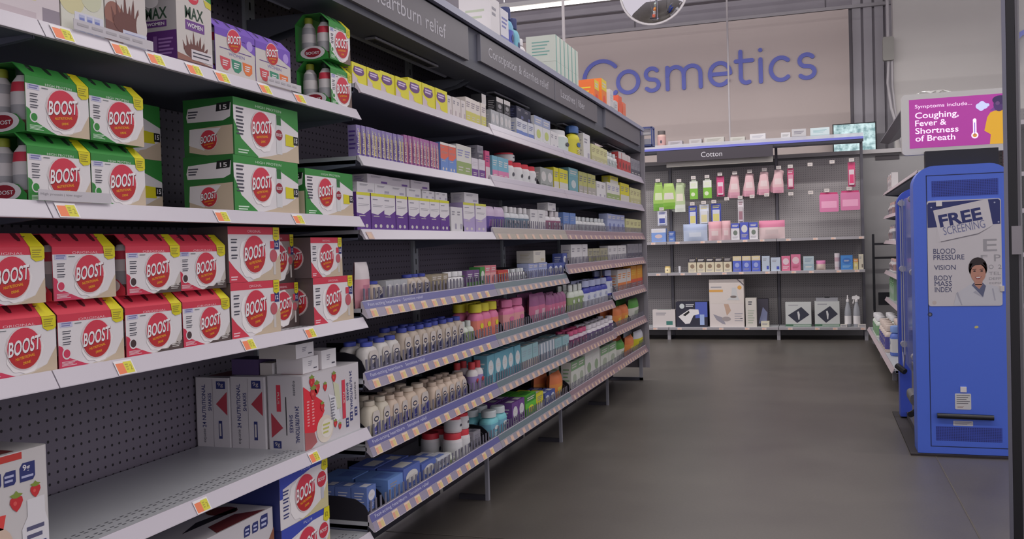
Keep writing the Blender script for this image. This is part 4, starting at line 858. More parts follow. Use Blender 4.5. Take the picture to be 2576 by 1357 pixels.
# 24 shake cases
def strawberry(q, F, u, v, r, k=4):
    q.pg(F, [(u+r*a, v+r*b) for a, b in ((-.8, .5), (-.9, 0), (-.5, -.7), (0, -1.1), (.5, -.7), (.9, 0), (.8, .5), (0, .7))], M((200, 48, 52)), k)
    q.pg(F, [(u+r*a, v+r*b) for a, b in ((-.9, .9), (-.4, .5), (0, .45), (.4, .5), (.9, .8), (.3, 1.0), (0, 1.3), (-.3, 1.0))], M((130, 150, 60)), k+1)
    q.disc(F, u-r*.2, v-r*.1, r*.25, M((222, 90, 84)), k+1)
def case24(w, h, d, face, flip=False):             # w along its front, printed ends
    q = MB(); q.rbox(-w/2, w/2, 0, d, 0, h, .004, M((206, 202, 204)), 'z', 2)
    Lf = LEFT(w, d)
    # side seen from the aisle start: text turned a quarter
    a, b = (d*.14, 90)
    if not flip:
        q.text(Lf, '24 NUTRITIONAL', d*.30, h*.28, h*.62, d*.11, NAVY, 1, .012, 0, 90); q.text(Lf, 'SHAKES', d*.47, h*.52, h*.26, d*.10, NAVY, 1, .012, 0, 90); q.text(Lf, 'equate', d*.30, h*.06, h*.2, d*.09, INK, 1, 0, 0, 90)
        q.pg(Lf, [(d*.60, h*.62), (d*.92, h*.80), (d*.92, h*.46)], M((176, 62, 76)), 1); q.quad(Lf, d*.66, d*.76, h*.12, h*.38, NAVY, 1); q.quad(Lf, d*.68, d*.73, h*.16, h*.34, OFFW, 2)
        q.rbox if 0 else None; q.quad(Lf, d*.62, d*.88, h*.84, h*.95, NAVY, 1); q.text(Lf, '9g', d*.66, h*.86, d*.16, h*.07, OFFW, 2)
        q.quad(Lf, d*.505, d*.515, 0, h*.98, M((140, 136, 140)), 1)
    else:
        q.text(Lf, 'equate', d*.70, h*.94, h*.20, d*.09, INK, 1, 0, 0, -90); q.text(Lf, '24 NUTRITIONAL', d*.76, h*.60, h*.50, d*.11, NAVY, 1, .012, 0, -90); q.text(Lf, 'SHAKES', d*.60, h*.48, h*.24, d*.10, NAVY, 1, .012, 0, -90)
        q.quad(Lf, d*.26, d*.38, h*.52, h*.88, RED, 1); q.text(Lf, 'PLUS', d*.29, h*.78, h*.16, d*.05, OFFW, 2, .01, 0, -90); q.pg(Lf, [(d*.10, h*.50), (d*.10, h*.16), (d*.42, h*.30)], M((176, 62, 76)), 1); q.quad(Lf, d*.14, d*.36, h*.02, h*.12, NAVY, 1); q.text(Lf, '9g', d*.18, h*.035, d*.14, h*.07, OFFW, 2)
        q.quad(Lf, d*.505, d*.53, h*.2, h*.72, BLACK, 1)
    if face:
        F = FRONT(w)
        q.pg(F, [(0, h*.86), (w*.30, h*.60), (w*.34, h*.45), (w*.20, h*.22), (w*.06, h*.16), (0, h*.24)], M((222, 44, 58)), 1)
        q.pg(F, [(0, 0), (0, h*.24), (w*.16, h*.2), (w*.2, h*.06), (w*.1, 0)], M((170, 96, 96)), 2)
        for r_ in (0, 1): q.bars(F, w*(.05+r_*.08), w*(.09+r_*.08), h*.3, h*.66, 9, M((240, 160, 160)), 2, .5)
        q.disc(F, w*.34, h*.20, w*.145, M((222, 212, 196)), 3, h*.19); q.disc(F, w*.37, h*.2, w*.10, M((232, 226, 214)), 4, h*.13); q.bars(F, w*.3, w*.42, h*.12, h*.28, 3, M((196, 196, 110)), 5)
        for u, v, r_ in ((.14, .90, .05), (.22, .80, .055), (.16, .74, .06), (.36, .78, .038), (.52, .88, .045), (.30, .52, .04), (.52, .22, .035), (.60, .16, .03)): strawberry(q, F, w*u, h*v, w*r_, 6)
        q.pg(F, [(w*.42, h*.66), (w*.54, h*.60), (w*.62, h*.26), (w*.50, h*.22)], M((222, 222, 224)), 4); q.pg(F, [(w*.50, h*.82), (w*.60, h*.76), (w*.64, h*.42), (w*.56, h*.40)], M((206, 208, 176)), 4)
        q.bars(F, w*.45, w*.52, h*.28, h*.6, 8, M((130, 130, 140)), 5)
        q.quad(F, w*.66, w*.72, h*.24, h*.80, RED, 3); q.text(F, 'PLUS', w*.675, h*.62, h*.16, w*.03, OFFW, 4, .01, 0, -90)
        q.text(F, '24 NUTRITIONAL', w*.81, h*.90, h*.58, w*.045, NAVY, 3, .012, 0, -90); q.text(F, 'SHAKES', w*.745, h*.74, h*.26, w*.04, NAVY, 3, .012, 0, -90); q.text(F, 'equate', w*.89, h*.72, h*.26, w*.04, INK, 3, 0, 0, -90)
        for u, v in ((.72, .1), (.80, .17), (.89, .22)): q.quad(F, w*u, w*(u+.05), h*v, h*(v+.13), NAVY, 3); q.bars(F, w*(u+.01), w*(u+.04), h*(v+.02), h*(v+.11), 2, OFFW, 4)
    q.quad(TOP(w, h), w*.1, w*.6, d*.2, d*.8, M((130, 70, 70)), 1)
    return q.mesh('shake_case')
z3 = B0['B3']
for i, (x, fc, fp, lb) in enumerate(((-.035, True, True, 'white case of 24 shakes with strawberries, front one'), (-.158, False, False, 'white case of 24 shakes standing behind the strawberry case'), (-.276, False, False, 'white case of 24 shakes farthest back against the pegboard'))):
    o = obj('shake_case', case24(.325, .208-.004*i, .117, fc, fp)); o.location = (x, 2.368, z3); o.rotation_euler.z = PI/2; tag(o, lb, 'case of shakes', 'white cases of 24 shakes')
# near strawberry case at the left edge
q = MB(); w, h, d = .33, .205, .16; q.rbox(-w/2, w/2, 0, d, 0, h, .008, M((206, 202, 200)), 'z', 3); F = FRONT(w)
q.quad(F, .008, w-.06, h*.93, h*.99, M((196, 60, 52)), 1); q.quad(TOP(w, h), 0, w*.8, 0.01, d*.6, M((120, 50, 46)), 1)
for u in (.60, .695, .80): q.rbox if 0 else None; a = w*u; s = .026 if u < .78 else .034; q.pg(F, [(a, h*.72), (a, h*.72+s*.75), (a+s*.2, h*.72+s), (a+s, h*.72+s), (a+s, h*.72+s*.2), (a+s*.85, h*.72)], NAVY, 2)
q.text(F, '9g', w*.82, h*.80, .016, .014, WHITE, 3, .02); q.bars(F, w*.81, w*.89, h*.74, h*.78, 1, M((180, 184, 214)), 3); q.bars(F, w*.70, w*.76, h*.74, h*.82, 2, M((180, 184, 214)), 3)
strawberry(q, F, w*.90, h*.62, .013); strawberry(q, F, w*.77, h*.56, .016); q.pg(F, [(w*.5, h*.5), (w*.7, h*.48), (w*.68, h*.36), (w*.5, h*.36)], M((222, 70, 66)), 3); q.disc(F, w*.62, h*.2, .04, M((214, 190, 170)), 3)
q.pg(F, [(w*.84, h*.55), (w*.96, h*.55), (w*.96, h*.40), (w*.98, h*.3), (w*.98, 0.002), (w*.80, .002), (w*.80, h*.3), (w*.84, h*.4)], M((222, 220, 222)), 4); q.bars(F, w*.83, w*.95, h*.1, h*.32, 3, M((90, 90, 120)), 5); q.quad(F, w*.83, w*.96, h*.12, h*.15, NAVY, 6)
o = q.build('shake_case'); o.location = (-.055, 1.340-w/2, z3); o.rotation_euler.z = PI/2; tag(o, 'white case of 24 shakes with strawberries at the left edge', 'case of shakes', 'white cases of 24 shakes')
# small boxes lying on the cases
for i, (x, y, zz, wy, dx, hh, m, lb) in enumerate(((-.06, 2.29, .0, .085, .085, .045, WHITE, 'front left'), (-.055, 2.385, .0, .085, .06, .055, WHITE, 'front right'), (-.065, 2.27, .0455, .095, .12, .04, WHITE, 'uppermost'), (-.20, 2.28, 0, .08, .09, .045, M((92, 74, 118)), 'purple rear'), (-.155, 2.265, 0, .05, .04, .035, OFFW, 'smallest'))):
    q = MB(); q.box(-wy/2, wy/2, 0, dx, 0, hh, m if i != 2 else OFFW); F = FRONT(wy); q.quad(F, 0, wy, 0, hh, M((222, 220, 220)) if i != 3 else m, 0)
    q.bars(F, wy*.35, wy*.6, hh*.4, hh*.75, 3, GREYT, 1); q.quad(F, wy*.68, wy*.9, hh*.2, hh*.28, INK, 1)
    o = q.build('medicine_box'); o.location = (x, y, z3+.208+.0005+zz); o.rotation_euler.z = PI/2; 
    if i in (3, 4): o.location.z = z3+.2045 if i == 4 else z3+.2045
    tag(o, 'small box lying on the strawberry case, %s one' % lb, 'box', 'small boxes left on the shake cases')
# bottom shelf
z4 = B0['B4']
put_box('plus', 2.066, 2.314, z4, -.03, .147, .2, 'blue topped PLUS shake box, lower one on the bottom shelf')
put_box('plus', 2.064, 2.312, z4+.1475, -.03, .147, .2, 'blue topped PLUS shake box stacked on its twin')
q = MB(); w, h, d = .58, .215, .18; q.rbox(-w/2, w/2, 0, d, 0, h, .004, M((206, 202, 204)), 'z', 2); F = FRONT(w); T = TOP(w, h)
for u, s in ((.775, .026), (.835, .026), (.895, .034)): a = w*u; q.pg(F, [(a, h*.80), (a, h*.80+s*.75), (a+s*.2, h*.80+s), (a+s, h*.80+s), (a+s, h*.80+s*.2), (a+s*.85, h*.80)], NAVY, 2); q.bars(F, a+.005, a+s-.005, h*.81, h*.80+s*.8, 2, M((190, 194, 220)), 3)
q.text(F, 'equate', w*.46, h*.60, .09, .028, M((84, 84, 110)), 2); q.text(F, '24 NUTRITIONAL SHAKES', w*.30, h*.38, w*.42, .028, NAVY, 2, .01); q.pg(F, [(w, 0), (w, h*.75), (w*.93, h*.55), (w*.86, 0)], M((150, 96, 70)), 1); q.disc(F, w*.9, h*.35, .04, OFFW, 2)
q.pg(T, [(w*.60, 0.004), (w*.66, d*.3), (w*.85, d*.32), (w*.95, .004)], M((110, 42, 46)), 1); q.pg(T, [(w*.1, .01), (w*.3, d*.3), (w*.5, d*.25), (w*.45, .012)], M((120, 60, 60)), 1); q.pg(T, [(w*.55, d*.45), (w*.7, d*.6), (w*.95, d*.5), (w*.9, d*.4)], M((36, 30, 40)), 1); q.disc(T, w*.88, d*.6, .04, M((110, 42, 46)), 1)
o = q.build('shake_case'); o.location = (-.045, 1.475+w/2, z4); o.rotation_euler.z = PI/2; tag(o, 'white case of chocolate shakes on the bottom shelf', 'case of shakes', 'white cases of 24 shakes')
put_box('plus', 1.80, 2.05, z4, -.235, .24, .14, 'blue and yellow box in shadow behind the chocolate case')

# ------------------------------------------------------------------ small goods
PC = {}
def hexc(c): return M(c)
def goods(kind, w, h, d, cs, st=''):
    w = round(w, 3); h = round(h, 3)
    k = (kind, w, h, d, cs, st)
    if k in PC: return PC[k]
    c0, c1, c2 = [M(c) for c in (tuple(cs)+(cs[-1],)*3)[:3]]
    q = MB(); F = FRONT(w); Lf = LEFT(w, d); T = TOP(w, h); parts = []
    if kind == 'box':
        q.box(-w/2, w/2, 0, d, 0, h, c0)
        if st == 'diag':        # pale panel above a coloured diagonal foot
            q.quad(F, 0, w, 0, h, c1, 0); q.pg(F, [(0, 0), (w, 0), (w, h*.56), (w*.5, h*.42), (0, h*.46)], c0, 1); q.quad(F, 0, w, h*.92, h, c2, 1)
            q.bars(F, w*.12, w*.5, h*.80, h*.86, 1, GREYT, 1); q.bars(F, w*.12, w*.9, h*.62, h*.70, 2, GREYT, 1, .3); q.bars(F, w*.15, w*.6, h*.36, h*.40, 1, OFFW, 2)
            q.disc(F, w*.3, h*.12, w*.10, OFFW, 2, h*.05); q.disc(F, w*.7, h*.12, w*.10, OFFW, 2, h*.05)
        elif st == 'oval': q.disc(F, w*.5, h*.62, w*.36, c1, 1, h*.22); q.bars(F, w*.28, w*.72, h*.57, h*.68, 2, OFFW if c1 is not WHITE else INK, 2); q.bars(F, w*.15, w*.85, h*.12, h*.30, 3, c2, 1, .4)
        elif st == 'half': q.quad(F, 0, w, 0, h*.45, c1, 1); q.bars(F, w*.15, w*.85, h*.60, h*.85, 3, c2, 1, .45); q.bars(F, w*.2, w*.8, h*.12, h*.3, 2, OFFW, 2, .4)
        elif st == 'band': q.quad(F, 0, w, h*.70, h, c1, 1); q.bars(F, w*.15, w*.85, h*.76, h*.92, 2, OFFW, 2, .5); q.disc(F, w*.5, h*.42, w*.26, c2, 1, h*.15); q.bars(F, w*.15, w*.8, h*.06, h*.2, 2, GREYT, 1, .4)
        elif st == 'pill':
            q.disc(F, w*.46, h*.66, w*.38, c1, 1, h*.20); q.quad(F, w*.14, w*.78, h*.54, h*.84, c1, 2); q.bars(F, w*.2, w*.72, h*.60, h*.80, 2, M((214, 196, 226)), 3, .6); q.pg(F, [(0, 0), (w*.8, 0), (w*.1, h*.46), (0, h*.5)], c2, 1); q.disc(F, w*.62, h*.22, w*.28, c0, 3, h*.12)
        elif st == 'stripe': q.quad(F, w*.12, w*.34, 0, h, c1, 1); q.quad(F, w*.60, w*.80, h*.05, h*.95, c2, 1)
        else: q.bars(F, w*.15, w*.6, h*.65, h*.85, 2, GREYT, 1, .5); q.quad(F, w*.6, w*.88, h*.12, h*.34, c1, 1)
        q.bars(Lf, d*.2, d*.8, h*.2, h*.8, 5, c1, 0, .35); q.quad(T, w*.2, w*.8, d*.15, d*.6, c1, 0)
        parts = [('carton', q)]
    elif kind == 'blister':      # upright clear pack with lengthwise lettering
        q.box(-w/2, w/2, 0, d, 0, h, c0); q.pg(F, [(0, 0), (w*.5, 0), (w*.5, h*.5), (0, h*.7)], c1, 1); q.quad(F, w*.72, w*.95, h*.1, h*.78, c2, 1)
        q.text(F, 'Prilosec', w*.62, h*.12, h*.78, w*.5, OFFW, 3, .03, 0, 90); q.bars(Lf, d*.1, d*.9, h*.2, h*.85, 5, c1, 0, .4); parts = [('pack', q)]
    elif kind == 'flat' and st == 'eq':     # square shouldered antacid bottle with a two tone front label
        r = w/2; sy = min(1, d/w); cr = M((206, 198, 190))
        q.lathe([(r*.90, 0, c0), (r*.98, h*.02, c0), (r, h*.3, c0), (r*.98, h*.70, c0), (r*.90, h*.80, c0), (r*.66, h*.865, c0), (r*.44, h*.885, c0)], 20, 0, d/2, 1, sy, 3.4)
        Fb = Face((-w/2, -.0006, 0), (1, 0, 0), (0, 0, 1)); q.pg(Fb, [(w*.16, h*.08), (w*.84, h*.08), (w*.84, h*.66), (w*.74, h*.76), (w*.26, h*.76), (w*.16, h*.66)], cr, 1)
        q.pg(Fb, [(w*.16, h*.08), (w*.84, h*.08), (w*.84, h*.50), (w*.5, h*.40), (w*.16, h*.32)], c2, 2); q.disc(Fb, w*.5, h*.56, w*.22, M((52, 52, 78)), 2, h*.07); q.disc(Fb, w*.5, h*.56, w*.15, c0, 3, h*.035); q.bars(Fb, w*.24, w*.72, h*.14, h*.28, 2, M((176, 172, 200)), 3, .4)
        p = MB(); p.lathe([(r*.60, h*.885, c1), (r*.60, h*.985, c1), (r*.55, h, None)], 14, 0, d/2, 1, min(1, sy*1.2)); parts = [('body', q), ('cap', p)]
    elif kind in ('bottle', 'flat', 'pump'):
        sq = 0 if kind == 'bottle' else 3.2; r = w/2; sy = min(1, d/w); hc = h*.80
        q.lathe([(r*.93, 0, c0), (r, h*.02, c0), (r, h*.12, c2), (r, h*.34, c2), (r, h*.58, c0), (r*.97, h*.66, c0), (r*.75, h*.745, c0), (r*.40, h*.78, c0), (r*.40, hc, c0)], 16, 0, d/2 if sy < 1 else r, 1, sy, sq, front=(c2, (2, 3), 16))
        yf = 0; Fb = FRONT(w, y=0); q.disc(Face((-w/2, yf-.0006, 0), (1, 0, 0), (0, 0, 1)), w*.5, h*.44, w*(.13 if sy >= 1 else .2), c1, 1, h*.07); q.bars(Face((-w/2, yf-.0006, 0), (1, 0, 0), (0, 0, 1)), w*.32, w*.68, h*.16, h*.30, 3, OFFW if c2 is not WHITE else INK, 1, .4)
        p = MB(); rc = r*.46 if st != 'wide' else r*.72
        p.lathe([(rc, h*.785, c1), (rc, h*.97, c1), (rc*.9, h, None)], 12, 0, d/2 if sy < 1 else r, 1, min(1, sy*1.3)); parts = [('body', q), ('cap', p)]
    elif kind == 'jar':
        r = w/2; q.lathe([(r*.95, 0, c0), (r, .004, c0), (r, h*.15, c2), (r, h*.7, c0), (r*.9, h*.80, c0)], 18, 0, r, front=(c2, (1,), 18)); q.disc(Face((-w/2, -.0008, 0), (1, 0, 0), (0, 0, 1)), w*.5, h*.44, w*.11, INK, 1, h*.08)
        p = MB(); p.lathe([(r*.88, h*.80, c1), (r*.88, h*.98, c1), (r*.84, h, None)], 18, 0, r); parts = [('body', q), ('lid', p)]
    elif kind == 'pouch':
        nx, nz = 8, 8; vs = []
        for s in (0, 1):
            for i in range(nx+1):
                for j in range(nz+1):
                    u, v = i/nx, j/nz; b = (math.sin(PI*min(1, u))**.6)*(math.sin(PI*min(1, v*.93+.0))**.5 if 0 < v < 1 else 0)*d/2
                    wob = .002*math.sin(9*u+5*v)
                    vs.append(((u-.5)*w, d/2+(b+.001 if s else -b-.001)+wob, v*h))
        N1 = (nx+1)*(nz+1); f0 = [(i*(nz+1)+j, (i+1)*(nz+1)+j, (i+1)*(nz+1)+j+1, i*(nz+1)+j+1) for i in range(nx) for j in range(nz)]
        top = [f for n_, f in enumerate(f0) if n_ % nz >= nz-3]; mid = [f for n_, f in enumerate(f0) if n_ % nz < nz-3 and not (2 <= n_//nz <= 5 and 2 <= n_ % nz <= 3)]; em = [f for n_, f in enumerate(f0) if 2 <= n_//nz <= 5 and 2 <= n_ % nz <= 3]
        q.add(vs, top, c1, True); q.add(vs, mid, c0, True); q.add(vs, em, c2, True); q.add(vs, [tuple(N1+k for k in f[::-1]) for f in f0], c0, True); parts = [('pouch', q)]
    elif kind == 'tube': q.lathe([(w*.42, 0, c1), (w*.42, h*.16, c1), (w*.44, h*.17, c0), (w*.46, h*.5, c2), (w*.47, h*.75, c0), (w*.48, h, c0)], 12, 0, w/2, 1, .6); parts = [('tube', q)]
    PC[k] = [(n_, b.mesh(n_)) for n_, b in parts]; return PC[k]
NAMES = {'box': ('medicine_carton', 'carton'), 'blister': ('blister_pack', 'pack'), 'bottle': ('medicine_bottle', 'bottle'), 'flat': ('medicine_bottle', 'bottle'), 'pump': ('medicine_bottle', 'bottle'), 'jar': ('medicine_jar', 'jar'), 'pouch': ('medicine_pouch', 'pouch'), 'tube': ('ointment_tube', 'tube')}
PLACED = []
def place_good(kind, w, h, d, cs, st, loc, rz, look, ctx, shown=True):
    ps = goods(kind, w, h, d, cs, st); nm, cat = NAMES[kind]
    if len(ps) == 1: o = obj(nm, ps[0][1])
    else:
        o = bpy.data.objects.new(nm, None); COL.objects.link(o); o.empty_display_size = .03
        for n_, me in ps: obj(n_, me, o)
    o.location = loc; o.rotation_euler.z = rz; o['category'] = cat
    PLACED.append((o, look, ctx)); return o
SHN = ['top', 'second', 'third', 'fourth', 'fifth', 'sixth', 'bottom']
BAYN = ['nearest bay', 'second bay', 'third bay', 'farthest bay']
for sh, y0, y1, n, h, key, z_off, x_off, rows in PH:
    kind, d, cs, st, look = SPEC[key]; wu = (y1-y0)/n
    for r_ in range(rows):
        for i in range(n):
            yc = y0+(i+.5)*wu; b = min(3, max(0, int((yc-Y0)/B))); w = wu-.003
            jit = random.uniform(0, .006); dd = d if kind not in ('bottle', 'jar', 'tube') else min(d, w) if kind != 'jar' else w
            hh = h*(1 if r_ == 0 else random.choice((1, 1, .97)))
            loc = (-.030-x_off-jit-r_*(dd+.012), yc, DK[b][sh]+z_off+.0003)
            ctx = (b, sh, 1 if z_off else 0, r_)
            place_good(kind, w, hh, dd, cs, st, loc, PI/2+(random.uniform(-.03, .03) if kind not in ('box',) else 0), look, ctx)
for r_ in range(5):          # small cartons queued in a black sided tray
    kind, d, cs, st, look = SPEC['mini']; place_good('box', .062, .075, .055, cs, st, (-.030-r_*.0575, 2.578, DK[0][6]+.0303), PI/2, look, (0, 6, 0, 0) if r_ == 0 else (0, 6, 2, r_))
q = MB(); q.box(-.03, .03, 0, .30, 0, .030, M((60, 60, 70))); q.prism([(0, 0), (.30, 0), (.30, .075), (.10, .075), (.04, .068), (.01, .05), (0, .035)], 'x', -.0345, -.0325, M((34, 32, 42)))
o = q.build('carton_tray'); o.location = (-.028, 2.579, DK[0][6]+.0002); o.rotation_euler.z = PI/2; tag(o, 'black sided tray holding the small blue cartons at the bottom corner', 'tray')
cnt = {}
for o, look, ctx in PLACED: cnt.setdefault((look, ctx), []).append(o)
for (look, ctx), os_ in cnt.items():
    b, sh, up_, r_ = ctx; os_.sort(key=lambda o: o.location.y)
    for i, o in enumerate(os_):
        pos = '' if len(os_) == 1 else ('%s of %s, ' % (ORD[i+1], NUM[len(os_)]) if len(os_) < 19 else '')
        o['label'] = '%s, %s%s%s shelf, %s' % (look, pos, '%s behind the front one, ' % ORD[r_] if up_ == 2 else 'back row of ' if r_ else 'atop others on ' if up_ else '', SHN[sh], BAYN[b])
        if len(os_) > 1: o['group'] = '%ss on the %s shelf, %s' % (look, SHN[sh], BAYN[b])
# black shelf dividers
dv = MB(); pr = [(-.30, 0), (-.004, 0), (-.004, .020), (-.020, .055), (-.045, .075), (-.08, .082), (-.30, .082)]
dv.prism(pr, 'y', -.0012, .0012, M((26, 24, 32), .45)); dm = dv.mesh('shelf_divider')
dn = {}
for sh, y in DIV:
    b = min(3, max(0, int((y-Y0)/B))); dn.setdefault((b, sh), []).append(y)
for (b, sh), ys in dn.items():
    for i, y in enumerate(sorted(ys)):
        o = obj('shelf_divider', dm); o.location = (-.028, y, DK[b][sh]+.0003)
        tag(o, 'black plastic divider, %s of %s on %s shelf, %s' % (ORD[i+1], NUM[len(ys)], SHN[sh], BAYN[b]), 'divider', 'black dividers between the medicines')
# overstock on top of the run
OV = [('box', 4.00, 2.0505, .16, .20, .085, (214, 210, 214), (190, 190, 204), 'band', 'white overstock carton, left of the tall ones'),
 ('box', 4.17, 2.0505, .13, .16, .26, (222, 218, 218), (190, 200, 176), 'plain', 'tall white overstock box left of the blue bottles'),
 ('box', 4.31, 2.0505, .12, .16, .24, (216, 214, 220), (120, 124, 180), 'half', 'white and lilac overstock box beside the blue bottles')]
for kd, y, z, w, d, h, c0, c1, st, lb in OV:
    ps = goods('box', w, h, d, (c0, c1, c1), st); o = obj('overstock_box', ps[0][1]); o.location = (-.12, y, z); o.rotation_euler.z = PI/2; tag(o, lb, 'box')
for y, h, c0, c1, c2, nm, lb in ((4.435, .285, (120, 176, 204), (50, 60, 110), (84, 96, 180), 'bottle', 'light blue bottle with navy cap on top of the shelving, taller one'), (4.535, .25, (124, 184, 200), (50, 60, 110), (120, 184, 200), 'bottle', 'light blue bottle with navy cap on top of the shelving, shorter one'), (4.63, .165, (220, 216, 216), (220, 216, 216), (210, 206, 206), 'bottle', 'plain white bottle right of the light blue ones on top')):
    ps = goods('flat', .085, h, .08, (c0, c1, c2), 'wide'); o = bpy.data.objects.new('overstock_bottle', None); COL.objects.link(o)
    for n_, me in ps: obj(n_, me, o)
    o.location = (-.12, y, 2.0505); o.rotation_euler.z = PI/2; tag(o, lb, 'bottle')
k = 0
for r_ in range(2):
    for i in range(6):
        ps = goods('box', .088, .155, .18, ((206, 212, 200), (120, 170, 160), (206, 212, 200)), 'stripe'); o = obj('overstock_box', ps[0][1]); o.location = (-.11, 5.25+i*.09, 2.0505+r_*.156); o.rotation_euler.z = PI/2
        tag(o, 'pale green overstock box, %s from left, %s row of the stack' % (ORD[i+1], 'upper' if r_ else 'lower'), 'box', 'pale green boxes stacked on the shelving top')
for i, (y, h, c0, c1, lb) in enumerate(((6.02, .07, (60, 50, 60), (60, 50, 60), 'small dark jar on top of the shelving'), (6.12, .10, (214, 130, 84), (226, 120, 60), 'small orange bottle on top of the shelving'))):
    ps = goods('jar', .07, h, .07, (c0, c1, c0), ''); o = bpy.data.objects.new('overstock_bottle', None); COL.objects.link(o)
    for n_, me in ps: obj(n_, me, o)
    o.location = (-.10, y, 2.0505); o.rotation_euler.z = PI/2; tag(o, lb, 'bottle')
for i, (y, w, h, cs, st, lb) in enumerate(((6.30, .13, .22, ((232, 116, 52), (232, 206, 60), (230, 60, 50)), 'band', 'orange overstock box with yellow panel, left one'), (6.54, .16, .265, ((234, 130, 50), (232, 206, 60), (232, 80, 60)), 'band', 'orange overstock box with yellow panel, right and taller'),
    (6.80, .12, .23, ((206, 202, 202), (140, 150, 140), (190, 190, 190)), 'half', 'grey white overstock box beside the orange ones'), (6.96, .10, .17, ((200, 200, 200), (150, 150, 156), (190, 190, 190)), 'plain', 'small grey white overstock box before the salmon ones'), (7.11, .13, .23, ((222, 96, 66), (214, 190, 190), (222, 96, 66)), 'half', 'salmon red overstock box near the end'), (7.27, .12, .20, ((222, 120, 90), (190, 80, 70), (222, 110, 80)), 'half', 'salmon overstock box, last on the shelving top'))):
    ps = goods('box', w, h, .14, cs, st); o = obj('overstock_box', ps[0][1]); o.location = (-.12, y, 2.0505); o.rotation_euler.z = PI/2; tag(o, lb, 'box')
t = thing('acrylic_bin', 'small clear bin with blue frame at the far end of the header run', 'bin', (.02, YE+.09, 1.90))
q = MB(); bf = M((84, 96, 150), .4)
for x in (-.045, .045):
    for z in (.02, .165): q.box(x-.006, x+.006, -.05, .05, z-.006, z+.006, bf)
    for y in (-.05, .05): q.box(x-.006, x+.006, y-.006, y+.006, .014, .171, bf)
for y in (-.05, .05):
    for z in (.02, .165): q.box(-.045, .045, y-.006, y+.006, z-.006, z+.006, bf)
q.box(-.05, -.04, -.075, -.045, .06, .10, bf); q.build('frame', t)
q = MB(); q.rbox(-.035, .035, -.03, .03, .11, .158, .01, M((206, 204, 204)), 'z'); q.rbox(-.03, .03, -.035, .03, .03, .075, .012, M((180, 180, 190)), 'z'); q.build('contents', t)
# clear wrapped bundle near the end of the top shelf
q = MB(); nx, nz = 14, 8; vs = []
for i in range(nx):
    for j in range(nz):
        a = 2*PI*i/nx; t = j/(nz-1); rr = math.sin(PI*(.08+.84*t))**.6*(1+.12*math.sin(3*a+2*t*5)+.07*math.sin(7*a)); vs.append((.24*rr*math.cos(a), .10*rr*math.sin(a), .004+.065*t+.008*math.sin(2*a)*t))
q.add(vs, [(i*nz+j, ((i+1) % nx)*nz+j, ((i+1) % nx)*nz+j+1, i*nz+j+1) for i in range(nx) for j in range(nz-1)], M((206, 206, 204), .18, name='crinkled_plastic'), True); q.add([vs[i*nz] for i in range(nx)], [tuple(range(nx))[::-1]], WHITE); q.add([vs[i*nz+nz-1] for i in range(nx)], [tuple(range(nx))], WHITE)
o = q.build('plastic_bag'); o.location = (-.15, 6.95, DK[3][0]+.125); o.rotation_euler.z = PI/2; tag(o, 'crumpled clear plastic bag lying over the goods on the top shelf', 'bag')

# ------------------------------------------------------------------ cotton unit across the end of the aisle
YC = 10.54; CX = [-1.538, -.319, .900, 1.814]
CB = M((146, 142, 146), .4); COTB = ['left part of the cotton shelving, mostly hidden behind the aisle run', 'middle bay of cotton shelving with the Cotton header', 'right bay of cotton shelving with mostly bare pegboard']
PBC = peg('pegboard_warm_grey', (148, 144, 144), (96, 92, 96), ('X', 'Z'), .0254, .004); PBD = peg('pegboard_shadow_grey', (98, 92, 98), (60, 56, 62), ('X', 'Z'), .0254, .004)
CSH = [1.133-.03, .772-.03, .145-.03]
for b in range(3):
    x0, x1 = CX[b], CX[b+1]; t = thing('gondola_shelving', COTB[b], 'shelving unit', (0, 0, 0), 0, 'cotton shelving across the end of the aisle')
    q = MB(); q.box(x0+.02, x1-.02, YC+.40, YC+.42, .12, 2.02 if b == 2 else 1.98, PBC); q.build('back_panel', t)
    for xs in ([x0] if b < 2 else [x0, x1]):
        q = MB(); q.box(xs-.015, xs+.015, YC+.385, YC+.425, 0, 2.20, M((96, 94, 102), .5)); q.build('upright', t)
        q = MB(); q.box(xs-.018, xs+.018, YC+.03, YC+.06, 0, .115, M((140, 138, 144))); q.box(xs-.012, xs+.012, YC+.06, YC+.40, 0, .02, DSTEEL); q.build('base_leg', t)
    for i, zb in enumerate(CSH):
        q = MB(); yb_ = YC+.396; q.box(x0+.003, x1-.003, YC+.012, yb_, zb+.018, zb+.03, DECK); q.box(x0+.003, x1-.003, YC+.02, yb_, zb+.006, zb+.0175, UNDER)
        q.prism([(YC+.012, zb+.03), (YC+.004, zb+.028), (YC, zb), (YC+.006, zb-.001)], 'x', x0+.003, x1-.003, CB)
        s = q.build('shelf', t)
        for k in range(5 if b < 2 else 4):
            xx = x0+.10+k*.235+(.05 if (k+i) % 2 else 0); q = MB(); F = Face((xx, YC-.0005, zb), (1, 0, 0), Vector((0, .004, .028)).normalized()); q.quad(F, 0, .05, .001, .026, M((204, 186, 180)), 1); q.quad(F, .006, .03, .005, .020, M((212, 170, 150)), 2); q.build('price_tag', s)
